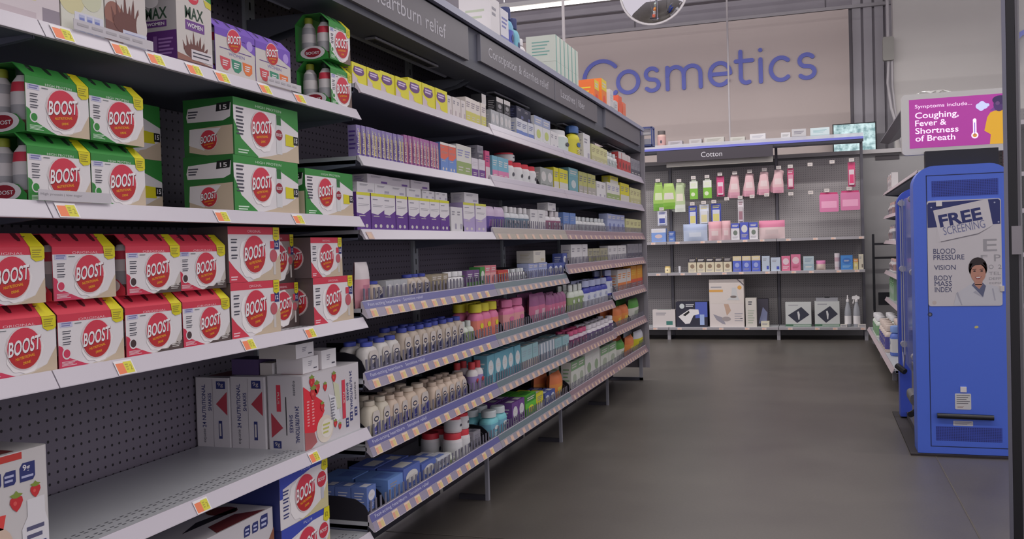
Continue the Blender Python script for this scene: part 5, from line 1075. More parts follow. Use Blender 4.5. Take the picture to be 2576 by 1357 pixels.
# canopy with blue strip, header
cp = thing('cotton_canopy', 'dark canopy rail with blue strip above the cotton shelving', 'canopy', (0, 0, 0))
q = MB(); q.box(-1.5, 1.82, YC-.01, YC+.42, 2.175, 2.19, M((130, 130, 140))); q.box(-1.5, 1.82, YC-.02, YC-.01, 2.150, 2.178, M((40, 40, 50))); q.box(-.30, .88, YC+.02, YC+.06, 1.99, 2.05, M((160, 156, 150))); q.build('top_rail', cp)
q = MB(); q.box(-1.5, 1.82, YC-.024, YC-.012, 2.179, 2.205, M((104, 108, 190), .4)); q.build('blue_strip', cp)
q = MB(); q.box(-1.5, 1.82, YC-.012, YC-.009, 2.206, 2.245, M((200, 200, 206), .2, alpha=.55)); q.build('clear_guard', cp)
hs = MB(); hs.box(-.40, .885, YC-.030, YC-.0245, 2.045, 2.172, M((58, 52, 60), .5)); hs.text(Face((-.40, YC-.030, 2.045), (1, 0, 0), (0, 0, 1)), 'Cotton', .50, .035, .235, .058, M((196, 194, 200)), 1)
tag(hs.build('header_sign'), 'dark header sign reading Cotton', 'sign')
# things stored on the canopy
for i, (x, w, h, c, c2, lb) in enumerate(((-.44, .09, .0, 0, 0, ''), (-.20, .16, .07, (176, 170, 176), (130, 126, 130), 'flat grey box at left end of the cotton canopy'), (.03, .14, .075, (182, 178, 178), (150, 146, 146), 'grey box, second from left on the cotton canopy'), (.24, .22, .08, (186, 182, 176), (150, 150, 140), 'long pale box in the middle of the cotton canopy'), (.50, .16, .07, (190, 188, 180), (160, 160, 150), 'pale box right of the long one on the cotton canopy'), (.72, .17, .085, (206, 204, 206), (170, 170, 180), 'white box left of the centre post on the cotton canopy'), (1.02, .10, .08, (200, 198, 200), (150, 150, 150), 'white box right of the centre post on the cotton canopy'), (1.16, .15, .10, (180, 178, 180), (110, 106, 120), 'grey box with dark label on the cotton canopy'), (1.38, .20, .10, (190, 204, 206), (140, 176, 180), 'pale teal box near the right end of the cotton canopy'))):
    if not w or not h: continue
    ps = goods('box', w, h*1.45, .12, (c, c2, c2), 'half'); o = obj('overstock_box', ps[0][1]); o.location = (x, YC+.06, 2.1905); tag(o, lb, 'box')
ps = goods('jar', .10, .23, .1, ((204, 170, 160), (84, 76, 76), (190, 150, 146)), ''); o = bpy.data.objects.new('overstock_bottle', None); COL.objects.link(o)
for n_, me in ps: obj(n_, me, o)
o.location = (-.36, YC+.05, 2.1905); tag(o, 'pink bottle with dark cap at the left end of the cotton canopy', 'bottle')

# hanging packs on hooks
def hook(x, z, lb, yb=YC+.40, tagc=(206, 196, 190), L=.27):
    t = thing('peg_hook', lb, 'hook', (x, yb, z))
    q = MB(); q.tube([(0, 0, 0), (0, -L, 0), (0, -L-.012, .012)], .0028, STEEL, 6); q.build('wire', t)
    q = MB(); q.box(-.026, .026, -L-.016, -L-.013, 0, .036, M(tagc)); q.bars(Face((-.026, -L-.016, 0), (1, 0, 0), (0, 0, 1)), .008, .044, .008, .028, 2, GREYT, 1); q.build('price_tag', t)
def hang(kind, x, ztop_, w, h, cs, lb, dx=0, n=1, rot=0, grp=None, cat='pack'):
    """pack hung by a header hole below the hook"""
    for i in range(n):
        q = MB(); c0, c1, c2 = [M(c) for c in (tuple(cs)+(cs[-1],)*3)[:3]]; d = .032
        if kind == 'bag':
            nx, nz = 6, 8; vs = []
            for s in (0, 1):
                for a in range(nx+1):
                    for b_ in range(nz+1):
                        u, v = a/nx, b_/nz; bul = (math.sin(PI*u)**.6)*(math.sin(PI*(v*.86))**.5 if v < 1 else 0)*d/2
                        ww = w*(.62+.38*min(1, (1-v)*1.8)); vs.append(((u-.5)*ww, (bul+.0006)*(1 if s else -1), -h+v*h))
            N1 = (nx+1)*(nz+1); f0 = [(a*(nz+1)+b_, (a+1)*(nz+1)+b_, (a+1)*(nz+1)+b_+1, a*(nz+1)+b_+1) for a in range(nx) for b_ in range(nz)]
            for idx, f in enumerate(f0):
                r_ = idx % nz; cc = idx//nz; q.add([vs[k] for k in f], [(0, 1, 2, 3)], c1 if r_ < 2 else (c2 if (r_ in (3, 4) and 1 <= cc <= 4) else c0), True)
            q.add(vs, [tuple(N1+k for k in f[::-1]) for f in f0], c0, True)
        elif kind == 'card':
            q.box(-w/2, w/2, -.001, .001, -h, 0, c1); q.rbox(-w*.36, w*.36, -.022, -.0012, -h*.92, -h*.30, .006, c0, 'y', 3); F = Face((-w/2, -.001, -h), (1, 0, 0), (0, 0, 1)); q.bars(F, w*.15, w*.85, h*.76, h*.92, 2, c2, 0); q.quad(Face((-w/2, -.022, -h), (1, 0, 0), (0, 0, 1)), w*.2, w*.8, h*.15, h*.5, c2, 0)
        elif kind == 'box':
            q.box(-w/2, w/2, -.03, .0, -h, -.02, c0); q.box(-w*.3, w*.3, -.001, 0, -.02, 0, c1); F = Face((-w/2, -.03, -h), (1, 0, 0), (0, 0, 1)); q.quad(F, 0, w, (h-.02)*.6, h-.02, c1, 0); q.bars(F, w*.15, w*.8, h*.64, h*.82, 2, c2, 1); q.disc(F, w*.4, h*.25, w*.25, c2, 1)
        elif kind == 'hair':   # wide sleeve
            q.rbox(-w/2, w/2, -.035, .0, -h, -.02, .015, c0, 'y', 4); q.box(-w*.45, w*.45, -.02, -.018, -.03, 0, c1); F = Face((-w/2, -.035, -h), (1, 0, 0), (0, 0, 1)); q.quad(F, w*.1, w*.9, h*.2, h*.55, c2, 0)
        me = q.mesh('pack'); o = obj('hanging_pack', me); o.location = (x+dx+i*.014*(1 if n > 1 else 0), YC+.155+i*.036, ztop_); o.rotation_euler = (0, R(rot+(i*9 if kind == 'bag' else 0)), 0)
        tag(o, lb if n == 1 else '%s, %s of %s on its hook' % (lb, ['front', 'next', 'third', 'back'][i], NUM[n]), cat, grp or (lb+'s' if n > 1 else None))
GR = ((120, 176, 60), (214, 214, 206), (206, 216, 180)); PK = ((214, 176, 180), (206, 150, 166), (216, 196, 196)); MG = ((216, 196, 206), (196, 72, 120), (206, 84, 130))
HK = [(-.42, 1.835), (-.175, 1.82), (-.01, 1.845), (.145, 1.85), (.29, 1.87), (.455, 1.875), (.62, 1.885), (.78, 1.895), (.935, 1.91), (1.06, 1.915), (1.27, 1.925), (1.50, 1.94), (1.70, 1.95)]
for i, (x, z) in enumerate(HK): hook(x, z, 'wire hook with price tag, %s from left in the top hook row' % ORD[i+1])
hang('bag', -.42, 1.83, .13, .33, ((150, 186, 90), (110, 160, 60), (200, 210, 170)), 'light green hanging bag at the far left')
hang('bag', -.30, 1.815, .17, .30, ((160, 190, 100), (120, 170, 60), (206, 200, 190)), 'wide green hanging bag at the left')
hang('bag', -.175, 1.815, .12, .34, ((176, 190, 150), (206, 210, 200), (214, 206, 190)), 'green and white hanging bag', n=3)
hang('box', -.01, 1.84, .09, .225, GR, 'bright green hanging box, left one'); hang('box', .145, 1.845, .095, .225, GR, 'bright green hanging box, right one')
hang('card', .29, 1.865, .085, .23, MG, 'pink and white carded pack left of the cotton bags')
for i, (x, z) in enumerate(((.455, 1.87), (.62, 1.88), (.78, 1.89), (.935, 1.905))):
    hang('bag', x-.01, z, .115, .26, PK, 'pink cotton bag, %s hook from left' % ['first', 'second', 'third', 'fourth'][i], n=2 if i < 3 else 3)
hang('card', 1.06-.09, 1.912, .07, .23, ((200, 140, 160), (186, 70, 110), (214, 190, 196)), 'magenta carded pack left on the bare pegboard', dx=.09)
hang('card', 1.70, 1.945, .075, .27, ((206, 186, 194), (186, 70, 110), (206, 60, 110)), 'magenta carded pack at the right edge of the pegboard')
HK2 = [(-.385, 1.50), (-.03, 1.545), (.10, 1.555), (.215, 1.56), (.36, 1.585), (.51, 1.595), (.64, 1.60), (.80, 1.61), (1.06, 1.61), (1.27, 1.615), (1.44, 1.63), (1.67, 1.64)]
for i, (x, z) in enumerate(HK2): hook(x, z, 'wire hook with price tag, %s from left in the middle hook row' % ORD[i+1])
CB_ = ((196, 198, 214), (64, 76, 160), (206, 196, 120))
hang('card', -.385, 1.495, .11, .17, ((206, 206, 212), (196, 196, 206), (64, 76, 150)), 'blue and white carded pack at the left of the middle hooks')
hang('card', -.03, 1.54, .095, .235, CB_, 'blue carded pack, left of three side by side'); hang('card', .10, 1.55, .105, .235, ((206, 206, 210), (196, 200, 214), (206, 196, 150)), 'blue carded pack, middle of three side by side'); hang('card', .235, 1.555, .11, .235, CB_, 'blue carded pack, right of three side by side')
hang('card', .51, 1.59, .065, .27, ((186, 176, 180), (206, 200, 204), (150, 110, 120)), 'slim pale carded pack in the middle of the pegboard')
hang('hair', 1.46, 1.625, .20, .215, ((206, 120, 160), (186, 60, 110), (226, 160, 190)), 'wide magenta hanging sleeve, left one'); hang('hair', 1.68, 1.635, .20, .215, ((206, 120, 160), (186, 60, 110), (226, 160, 190)), 'wide magenta hanging sleeve, right one')
# goods standing on the cotton shelves : x0, x1, z shelf, height, kind, colours, style, look
ZS = [z+.0302 for z in CSH]
CG = [(-.50, -.33, 0, .155, 'box', ((120, 150, 206), (206, 206, 214), (200, 180, 180)), 'band', 'blue and white box at the left end'), (-.30, -.23, 0, .12, 'box', ((70, 100, 170), (90, 120, 180), (200, 200, 210)), 'half', 'dark blue box near the left'),
 (-.135, .14, 0, .195, 'pouch', ((176, 186, 206), (160, 172, 200), (196, 202, 214)), '', 'wide pale blue pack'), (.15, .30, 0, .215, 'pouch', ((212, 172, 176), (206, 150, 160), (216, 196, 196)), '', 'pink pouch left of the round box'), (.30, .40, 0, .22, 'pouch', ((212, 176, 180), (206, 160, 166), (216, 196, 196)), '', 'pink pouch beside the swab boxes'),
 (.405, .50, 0, .185, 'box', ((206, 202, 206), (70, 84, 180), (110, 120, 110)), 'band', 'white and blue swab box, left one'), (.505, .60, 0, .195, 'box', ((80, 90, 180), (206, 204, 200), (200, 190, 160)), 'oval', 'blue swab box in the middle'), (.605, .70, 0, .19, 'box', ((206, 202, 206), (70, 84, 180), (110, 120, 110)), 'band', 'white and blue swab box, right one'),
 (.71, .99, 0, .205, 'pouch', ((214, 190, 190), (206, 120, 150), (200, 180, 180)), '', 'large pink cotton bag'),
 (-.36, -.29, 1, .075, 'jar', ((226, 206, 150), (220, 190, 120), (230, 214, 170)), '', 'small cream jar at the left'), (-.20, -.17, 1, .075, 'tube', ((210, 210, 214), (190, 190, 196), (206, 206, 210)), '', 'small white tube'),
 ] 
for i in range(5): CG.append((-.085+i*.099, .01+i*.099, 1, .165, 'box', ((206, 196, 170), (50, 46, 56), (140, 120, 100)), 'band', 'cream and black carton, %s of five' % ORD[i+1]))
for i in range(3): CG.append((.415+i*.103, .513+i*.103, 1, .175, 'box', ((84, 100, 190), (206, 190, 150), (150, 160, 210)), 'band', 'blue carton with tan top, %s of three' % ORD[i+1]))
CG += [(.735, .82, 1, .17, 'box', ((176, 186, 200), (70, 84, 170), (90, 100, 140)), 'plain', 'pale blue carton left of the pink ones'), (.83, .935, 1, .15, 'box', ((180, 190, 204), (70, 84, 170), (90, 100, 140)), 'plain', 'pale blue carton touching the pink ones'),
 (.945, 1.04, 1, .165, 'box', ((206, 110, 140), (216, 190, 200), (226, 210, 216)), 'oval', 'pink carton, left one'), (1.045, 1.15, 1, .18, 'box', ((200, 110, 140), (214, 180, 190), (150, 60, 80)), 'oval', 'pink carton, taller right one'), (1.175, 1.29, 1, .155, 'box', ((170, 184, 190), (150, 170, 180), (120, 140, 160)), 'half', 'grey blue carton'),
 (1.31, 1.41, 1, .105, 'pouch', ((214, 190, 180), (196, 120, 160), (220, 200, 190)), '', 'small pink stand up pouch'), (1.50, 1.56, 1, .18, 'tube', ((206, 196, 200), (190, 170, 176), (180, 150, 160)), '', 'tall pale tube'), (1.565, 1.69, 1, .155, 'box', ((70, 130, 196), (60, 110, 180), (150, 190, 220)), 'oval', 'bright blue carton'), ]
CG = [g for g in CG]
CG += [(1.695, 1.745, 1, .115, 'box', ((206, 190, 120), (206, 140, 80), (214, 206, 170)), 'band', 'small yellow carton with orange top'), (1.75, 1.80, 1, .165, 'box', ((204, 196, 176), (110, 100, 90), (190, 180, 150)), 'plain', 'tall cream carton at the right end')]
CG += [(-.51, -.245, 2, .20, 'box', ((206, 198, 196), (60, 120, 110), (90, 80, 84)), 'plain', 'white foot care box at the left'), (.085, .345, 2, 0, None, None, None, None)]
CG = [g for g in CG if g[4]]
for x0, x1, s, h, kd, cs, st, lk in CG:
    w = x1-x0-.003; d = {'box': .09, 'pouch': .07, 'jar': w, 'tube': w}[kd]
    ps = goods(kd, w, h, d, cs, st); nm, cat = NAMES[kd]
    o = obj(nm, ps[0][1]) if len(ps) == 1 else bpy.data.objects.new(nm, None)
    if len(ps) > 1:
        COL.objects.link(o)
        for n_, me in ps: obj(n_, me, o)
    o.location = ((x0+x1)/2, YC+.045, ZS[s]); tag(o, '%s on the %s cotton shelf' % (lk, ['upper', 'middle', 'bottom'][s]), cat)
# appliance boxes on the bottom shelf
def appliance(x0, x1, h, d, draw, lb, z=0, y=.05):
    w = x1-x0; q = MB(); draw(q, FRONT(w), w, h, d); o = q.build('appliance_box'); o.location = ((x0+x1)/2, YC+y, ZS[2]+z); return tag(o, lb, 'box')
def a1(q, F, w, h, d):
    q.rbox(-w/2, w/2, 0, d, 0, h, .003, M((44, 44, 60)), 'z', 1); q.pg(F, [(w*.62, h*.35), (w, h*.40), (w, h), (w*.62, h)], M((80, 96, 180)), 1); q.pg(F, [(w*.08, h*.42), (w*.45, h*.72), (w*.72, h*.70), (w*.74, h*.52), (w*.56, h*.46), (w*.44, h*.14), (w*.30, h*.12)], WHITE, 2)
    q.pg(F, [(w*.22, h*.48), (w*.42, h*.66), (w*.44, h*.58), (w*.30, h*.44)], BLACK, 3); q.disc(F, w*.20, h*.84, w*.08, M((200, 206, 206)), 2); q.quad(F, w*.76, w*.9, h*.08, h*.5, M((160, 180, 220)), 2); q.bars(F, w*.32, w*.58, h*.80, h*.93, 2, M((206, 206, 210)), 3)
appliance(-.24, .12, .285, .2, a1, 'dark blue foot spa box on the bottom cotton shelf')
def a2(q, F, w, h, d):
    q.rbox(-w/2, w/2, 0, d, 0, h, .003, M((212, 202, 196)), 'z', 1); q.quad(F, 0, w*.40, h*.48, h*.58, M((214, 160, 84)), 1); q.bars(F, w*.05, w*.36, h*.64, h*.72, 1, GREYT, 1); q.pg(F, [(w*.5, h*.15), (w*.88, h*.13), (w*.82, h*.3), (w*.78, h*.66), (w*.66, h*.66), (w*.64, h*.3)], M((196, 196, 196)), 2); q.disc(F, w*.70, h*.28, w*.09, M((120, 110, 106)), 3, h*.05); q.disc(F, w*.88, h*.66, w*.06, M((214, 160, 84)), 2); q.pg(F, [(w*.80, h), (w*.84, h), (w, h*.80), (w, h*.72)], M((110, 104, 110)), 2)
def a3(q, F, w, h, d):
    q.rbox(-w/2, w/2, 0, d, 0, h, .003, M((212, 202, 198)), 'z', 1); q.pg(F, [(w*.10, h*.55), (w*.38, h*.40), (w*.46, h*.10), (w*.36, h*.14), (w*.2, h*.3)], M((150, 146, 156)), 1); q.pg(F, [(w*.42, h*.98), (w*.55, h*.98), (w*.62, h*.7), (w*.50, h*.48)], M((190, 160, 140)), 1); q.disc(F, w*.48, h*.34, w*.13, M((160, 150, 150)), 2, h*.1); q.bars(F, w*.72, w*.95, h*.2, h*.6, 4, GREYT, 1, .3); q.quad(F, w*.88, w*.95, h*.34, h*.38, INK, 2)
appliance(.145, .53, .265, .22, a3, 'white appliance box with kneading picture, lower of the two stacked'); appliance(.145, .53, .275, .22, a2, 'white appliance box with mixer picture, on top of its twin', .2655)
def a4(q, F, w, h, d):
    q.rbox(-w/2, w/2, 0, d, 0, h, .002, M((204, 198, 190)), 'z', 1); q.bars(F, w*.2, w*.8, h*.1, h*.6, 6, M((170, 176, 160)), 1); q.bars(F, w*.25, w*.6, h*.75, h*.9, 2, INK, 1)
appliance(.545, .665, .325, .12, a4, 'narrow upright white box beside the stacked appliance boxes')
def a5(q, F, w, h, d):
    q.rbox(-w/2, w/2, 0, d, 0, h, .002, M((64, 60, 72)), 'z', 1); q.pg(F, [(w*.1, h*.1), (w*.8, h*.1), (w*.9, h*.5), (w*.5, h*.7)], M((120, 126, 160)), 1)
appliance(.668, .79, .31, .10, a5, 'dark box leaning behind the narrow white box', 0, .14)
def a6(q, F, w, h, d): q.rbox(-w/2, w/2, 0, d, 0, h, .002, M((206, 200, 180)), 'z', 1); q.bars(F, w*.15, w*.8, h*.3, h*.7, 2, GREYT, 1)
appliance(.71, .80, .06, .09, a6, 'small cream box on the bottom shelf near the centre post')
def a7(q, F, w, h, d):
    q.rbox(-w/2, w/2, 0, d, 0, h, .002, M((196, 198, 196)), 'z', 1); q.pg(F, [(w*.1, h*.48), (w*.62, h*.82), (w*.93, h*.50), (w*.45, h*.16)], M((52, 54, 68)), 1); q.pg(F, [(w*.46, h*.62), (w*.52, h*.64), (w*.56, h*.5), (w*.54, h*.3), (w*.50, h*.3)], M((206, 206, 206)), 2)
    q.quad(F, 0, w, .004, h*.11, M((70, 110, 84)), 1); q.bars(F, w*.3, w*.98, h*.03, h*.10, 1, M((190, 200, 190)), 2); q.bars(F, w*.12, w*.5, h*.86, h*.92, 1, GREYT, 1); q.quad(LEFT(w, d), 0, d, 0, h, M((60, 74, 66)), 0); q.bars(LEFT(w, d), d*.2, d*.8, h*.2, h*.8, 7, M((140, 150, 140)), 1)
appliance(.975, 1.25, .27, .2, a7, 'heating pad box with dark diamond, left one'); appliance(1.285, 1.545, .28, .2, a7, 'heating pad box with dark diamond, right one')
def a8(q, F, w, h, d): q.rbox(-w/2, w/2, 0, d, 0, h, .004, M((150, 150, 156)), 'z', 2); q.box(-w*.1, w*.12, d*.2, d*.5, h, h+.012, BLACK)
appliance(1.30, 1.53, .035, .16, a8, 'grey flat box lying on the right heating pad box', .2805, .06)
for i, (x, lb) in enumerate(((1.63, 'clear spray bottle with plain nozzle on the bottom cotton shelf'), (1.72, 'clear spray bottle with white trigger on the bottom cotton shelf'))):
    t = thing('spray_bottle', lb, 'bottle', (x, YC+.09, ZS[2]), 0, 'clear spray bottles')
    gl = M((176, 178, 184), .15, alpha=.75); q = MB(); q.lathe([(.032, 0, gl), (.036, .01, gl), (.036, .15, gl), (.032, .19, gl), (.017, .25, gl), (.013, .27, gl)], 16); q.build('body', t)
    q = MB(); q.lathe([(.036*1.02, .03, WHITE), (.036*1.02, .12, WHITE)], 16); q.build('label_sleeve', t)
    q = MB(); q.lathe([(.016, .27, WHITE), (.016, .295, WHITE), (.009, .30, WHITE), (.006, .345, None)], 12)
    if i: q.prism([(-.045, .30), (.03, .30), (.035, .325), (.0, .34), (-.045, .33)], 'y', -.009, .009, WHITE); q.prism([(-.03, .30), (-.018, .30), (-.032, .25), (-.042, .255)], 'y', -.005, .005, WHITE)
    q.build('spray_head', t)
for i, (x, w) in enumerate(((1.585, .07), (1.745, .08))):
    q = MB(); q.rbox(-w/2, w/2, 0, .06, 0, .028, .006, OFFW, 'z', 3); q.quad(FRONT(w), .01, w-.01, .006, .02, GREYT, 0); o = q.build('small_box'); o.location = (x if i == 0 else 1.77, YC+.02, ZS[2]); tag(o, 'small white box lying at the right end of bottom cotton shelf, %s' % ['left', 'right'][i], 'box')

# ------------------------------------------------------------------ right hand run, seen past the kiosk
RX = 1.985; t = thing('gondola_shelving', 'shelving run on the right, mostly hidden behind the blue kiosk', 'shelving unit', (0, 0, 0))
q = MB(); q.box(2.44, 2.46, 7.0, 10.3, .1, 2.0, PEGX); q.box(2.44, 2.50, 6.98, 7.0, 0, 2.05, DSTEEL); q.box(2.10, 2.44, 8.9, 8.93, 2.10, 2.13, DSTEEL); q.box(2.42, 2.46, 8.9, 8.93, 2.0, 2.13, DSTEEL); q.build('back_panel', t)
for z, x in ((1.545, RX), (1.30, RX), (1.045, RX), (.735, RX), (.455, RX), (.14, 1.808)):
    q = MB(); q.box(x+.02, 2.44, 7.0, 10.3, z+.018, z+.03, DECK); q.prism([(x+.02, z+.035), (x+.026, z+.03), (x+.006, z-.001), (x, z)], 'y', 7.0, 10.3, M((184, 168, 172), .4)); q.box(x+.03, 2.44, 7.0, 10.3, z+.002, z+.0175, UNDER)
    for y in (7.0, 10.29): q.prism([(x+.02, z+.018), (2.44, z+.018), (2.44, z-.06), (x+.03, z)], 'y', y, y+.01, UNDER)
    q.build('shelf', t)
q = MB(); q.prism([(1.97, 2.10), (1.98, 2.125), (2.16, 2.17), (2.16, 2.13), (2.05, 2.08)], 'y', 7.6, 10.3, M((92, 88, 96), .5)); q.build('canopy', t)
for y in (7.6, 9.0, 10.25): q = MB(); q.box(1.86, 1.89, y, y+.03, 0, .14, M((140, 138, 144))); q.build('base_leg', t)
k = 0
for zi, (z, h) in enumerate(((1.575, .17), (1.33, .13), (1.075, .16), (.765, .13), (.485, .22))):
    for i in range(6):
        y = 9.72+i*.095; cs = [((206, 200, 200), (150, 146, 156), (120, 120, 130)), ((196, 190, 190), (206, 170, 160), (150, 120, 120)), ((150, 180, 150), (90, 150, 90), (206, 210, 206))][2 if zi == 4 else (i+zi) % 2]
        ps = goods('bottle' if zi in (1, 2, 3) else 'box', .07, h*(1-.12*(i % 2)), .06, cs, 'band'); o = obj('medicine_carton', ps[0][1]) if len(ps) == 1 else bpy.data.objects.new('medicine_bottle', None)
        if len(ps) > 1:
            COL.objects.link(o)
            for n_, me in ps: obj(n_, me, o)
        o.location = (RX+.045, y, z+.0005); o.rotation_euler.z = -PI/2
        tag(o, '%s on right hand run, %s from the far end, %s shelf' % (['pale carton', 'white bottle', 'white bottle', 'white bottle', 'green carton'][zi], ORD[6-i], ['top', 'second', 'third', 'fourth', 'fifth'][zi]), 'carton' if len(ps) == 1 else 'bottle', 'goods on the right hand run')
BT = [(8.05, .22, ((206, 190, 180), (206, 190, 180), (84, 80, 150)), 'white and purple', 5), (9.2, .20, ((200, 206, 196), (206, 204, 206), (120, 160, 120)), 'white and green', 4)]
for y0, h, cs, nm, n in BT:
    for i in range(n):
        for r_ in range(2):
            ps = goods('flat', .11, h, .09, cs, 'wide'); o = bpy.data.objects.new('jumbo_bottle', None); COL.objects.link(o)
            for n_, me in ps: obj(n_, me, o)
            o.location = (1.835+r_*.115, y0+i*.165, .1705); o.rotation_euler.z = -PI/2
            tag(o, '%s jumbo bottle, %s from near end, %s row of right hand base shelf' % (nm, ORD[i+1], ['front', 'back'][r_]), 'bottle', '%s jumbo bottles on the right hand base shelf' % nm)
t = thing('jumbo_bottle', 'blue labelled jumbo bottle at the near end of right hand base shelf', 'bottle', (1.86, 7.82, .1705), -PI/2)
for n_, me in goods('flat', .15, .235, .10, ((84, 110, 190), (120, 150, 206), (206, 206, 206)), 'wide'): obj(n_, me, t)
# black wire rack beside the cotton unit
bk = M((24, 24, 30), .4); q = MB(); q.box(1.905, 1.93, 10.88, 10.905, .3, 1.15, bk); q.tube([(1.918, 10.89, .32), (1.955, 10.9, 0.01)], .012, bk)
for z in (1.04, .885): q.box(1.93, 2.42, 10.88, 10.9, z-.012, z+.012, bk)
q.box(2.40, 2.425, 10.88, 10.905, 0, 1.15, bk); q.box(1.96, 2.40, 10.90, 10.92, .36, .50, bk)
tag(q.build('display_rack'), 'black metal rack frame standing right of the cotton shelving', 'rack')

# ------------------------------------------------------------------ health kiosk
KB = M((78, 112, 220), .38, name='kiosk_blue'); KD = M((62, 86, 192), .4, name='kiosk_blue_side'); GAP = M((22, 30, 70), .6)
KX0, KX1, KY = 1.79, 2.236, 5.02
k_ = thing('health_kiosk', 'tall blue health screening kiosk standing on a dark mat', 'kiosk', (0, 0, 0))
w = KX1-KX0; H = 1.462; r = .10; n = 8
def outline(x0, x1, z0, z1, r): return [(x0, z0), (x1, z0)]+[(x1-r+r*math.cos(R(a)), z1-r+r*math.sin(R(a))) for a in range(0, 91, 11)]+[(x0+r-r*math.sin(R(a)), z1-r+r*math.cos(R(a))) for a in range(0, 91, 11)]
q = MB(); q.prism(outline(KX0, KX1, .012, H, r), 'y', KY, KY+.16, KB)
F = Face((KX0, KY, 0), (1, 0, 0), (0, 0, 1))
for u0, u1, v0, v1 in ((.060, .064, .05, 1.415), (.060, w, 1.411, 1.415), (.060, w, .046, .050)): q.quad(F, u0, u1, v0, v1, GAP, 1)
q.build('cabinet', k_)
vm = peg('vent_perforation', (58, 78, 176), (26, 36, 96), ('X', 'Z'), .008, .0024)
for v0, v1 in ((1.305, 1.385), (.078, .150)): q = MB(); q.quad(F, .085, .385, v0, v1, vm, 1); q.build('vent_panel', k_)
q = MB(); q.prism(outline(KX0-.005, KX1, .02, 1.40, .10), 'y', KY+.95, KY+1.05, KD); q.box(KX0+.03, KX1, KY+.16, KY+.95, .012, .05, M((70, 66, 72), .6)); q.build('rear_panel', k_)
q = MB(); q.box(KX0+.02, KX0+.026, KY+.16, KY+.95, .36, 1.33, M((150, 158, 190), .08, alpha=.35)); q.build('side_screen', k_)
q = MB(); g = M((176, 176, 186), .3, .5)
for z in (1.31, .92, .47): q.tube([(KX0+.014, KY+.20, z), (KX0+.014, KY+.26, z)], .018, g, 10); q.tube([(KX0+.014, KY+.85, z), (KX0+.014, KY+.90, z)], .018, g, 10)
q.tube([(KX0+.01, KY+.90, 1.33), (KX0+.01, KY+.90, .42), (KX0+.01, KY+.84, .34), (KX0+.01, KY+.76, .42), (KX0+.01, KY+.76, 1.33)], .004, M((170, 170, 190)), 6); q.build('screen_fixings', k_)
q = MB(); q.box(KX0+.03, KX0+.06, KY+.16, KY+.60, .05, .40, M((130, 126, 132), .5)); q.rbox(KX0-.005, KX0+.05, KY+.30, KY+.52, .20, .26, .02, M((110, 108, 112)), 'y'); q.tube([(KX0-.01, KY+.25, .16), (KX0+.05, KY+.40, .165)], .016, BLACK, 8); q.tube([(KX0-.02, KY+.95, .33), (KX0+.02, KY+.90, .30)], .018, BLACK, 8); q.build('seat_mount', k_)
q = MB(); q.tube([(KX0+.090, KY-.02, .207), (KX0+.345, KY-.02, .203)], .0135, M((16, 16, 20), .35), 10)
for u in (.10, .335): q.tube([(KX0+u, KY-.02, .205), (KX0+u, KY, .205)], .009, BLACK, 8)
q.build('handle', k_)
q = MB(); q.disc(F, .068, .715, .011, M((40, 50, 90)), 2); q.disc(F, .068, .715, .006, M((120, 120, 130)), 3); q.build('lock', k_)
q = MB(); pts = [(.268, .652), (.276, .658), (.284, .657), (.288, .651), (.280, .645), (.271, .645)]; q.pg(F, pts, M((206, 196, 120)), 2); q.build('sticker', k_)
q = MB(); q.rbox(KX0+.175, KX0+.248, KY-.002, KY, .238, .318, .005, M((206, 206, 206)), 'y', 3); F2 = Face((KX0, KY-.002, 0), (1, 0, 0), (0, 0, 1)); q.bars(F2, .182, .242, .262, .312, 5, M((110, 110, 116)), 1, .35); q.bars(F2, .185, .215, .244, .256, 2, M((150, 110, 110)), 1, .3); q.box(KX0+.200, KX0+.228, KY-.006, KY, .325, .352, WHITE); q.build('notice_label', k_)
q = MB(); q.rbox(KX0+.165, KX0+.255, KY-.0012, KY, .155, .180, .003, M((196, 196, 202)), 'y', 2); q.bars(Face((KX0, KY-.0012, 0), (1, 0, 0), (0, 0, 1)), .172, .248, .160, .176, 3, M((130, 130, 150)), 1, .35); q.build('small_label', k_)
# poster
px0, px1, pz0, pz1 = KX0+.062, KX0+.395, .757, 1.287; pw, ph = px1-px0, pz1-pz0
q = MB(); q.rbox(px0, px1, KY-.004, KY-.0008, pz0, pz1, .012, M((206, 202, 204), .35), 'y', 4); P_ = Face((px0, KY-.004, pz0), (1, 0, 0), (0, 0, 1)); DN = M((44, 52, 110))
def U_(x): return x/830*pw
def V_(y): return (1-(y-90)/1180)*ph
def PX(*pts): return [(U_(x-85), V_(y)) for x, y in pts]
q.pg(P_, PX((90, 390), (905, 370), (905, 115), (885, 97), (105, 110), (88, 135)), DN, 1)
q.pg(P_, PX((235, 552), (660, 470), (820, 385), (700, 400), (190, 400), (190, 560)), M((206, 202, 204)), 2)
q.pg(P_, PX((155, 200), (770, 92), (822, 380), (660, 465), (235, 548)), M((212, 208, 210)), 3)
q.pg(P_, PX((235, 548), (660, 468), (822, 388), (660, 478), (240, 556)), M((120, 116, 124)), 4)
rr = 10.0
q.text(P_, 'FREE', U_(150), V_(392), U_(485), .062, DN, 5, .035, 0, rr)
q.text(P_, 'SCREENING', U_(190), V_(480), U_(475), .040, M((120, 124, 160)), 5, 0, 0, rr)
for st, x, y, wd, hh in (('BLOOD', 150, 685, 250, 58), ('PRESSURE', 150, 752, 350, 55), ('VISION', 155, 865, 245, 55), ('BODY', 155, 982, 205, 55), ('MASS', 158, 1045, 195, 55), ('INDEX', 160, 1112, 195, 55)): q.text(P_, st, U_(x-85), V_(y), U_(wd), hh/1180*ph, M((76, 80, 116)), 5, 0)
LT = M((160, 158, 162))
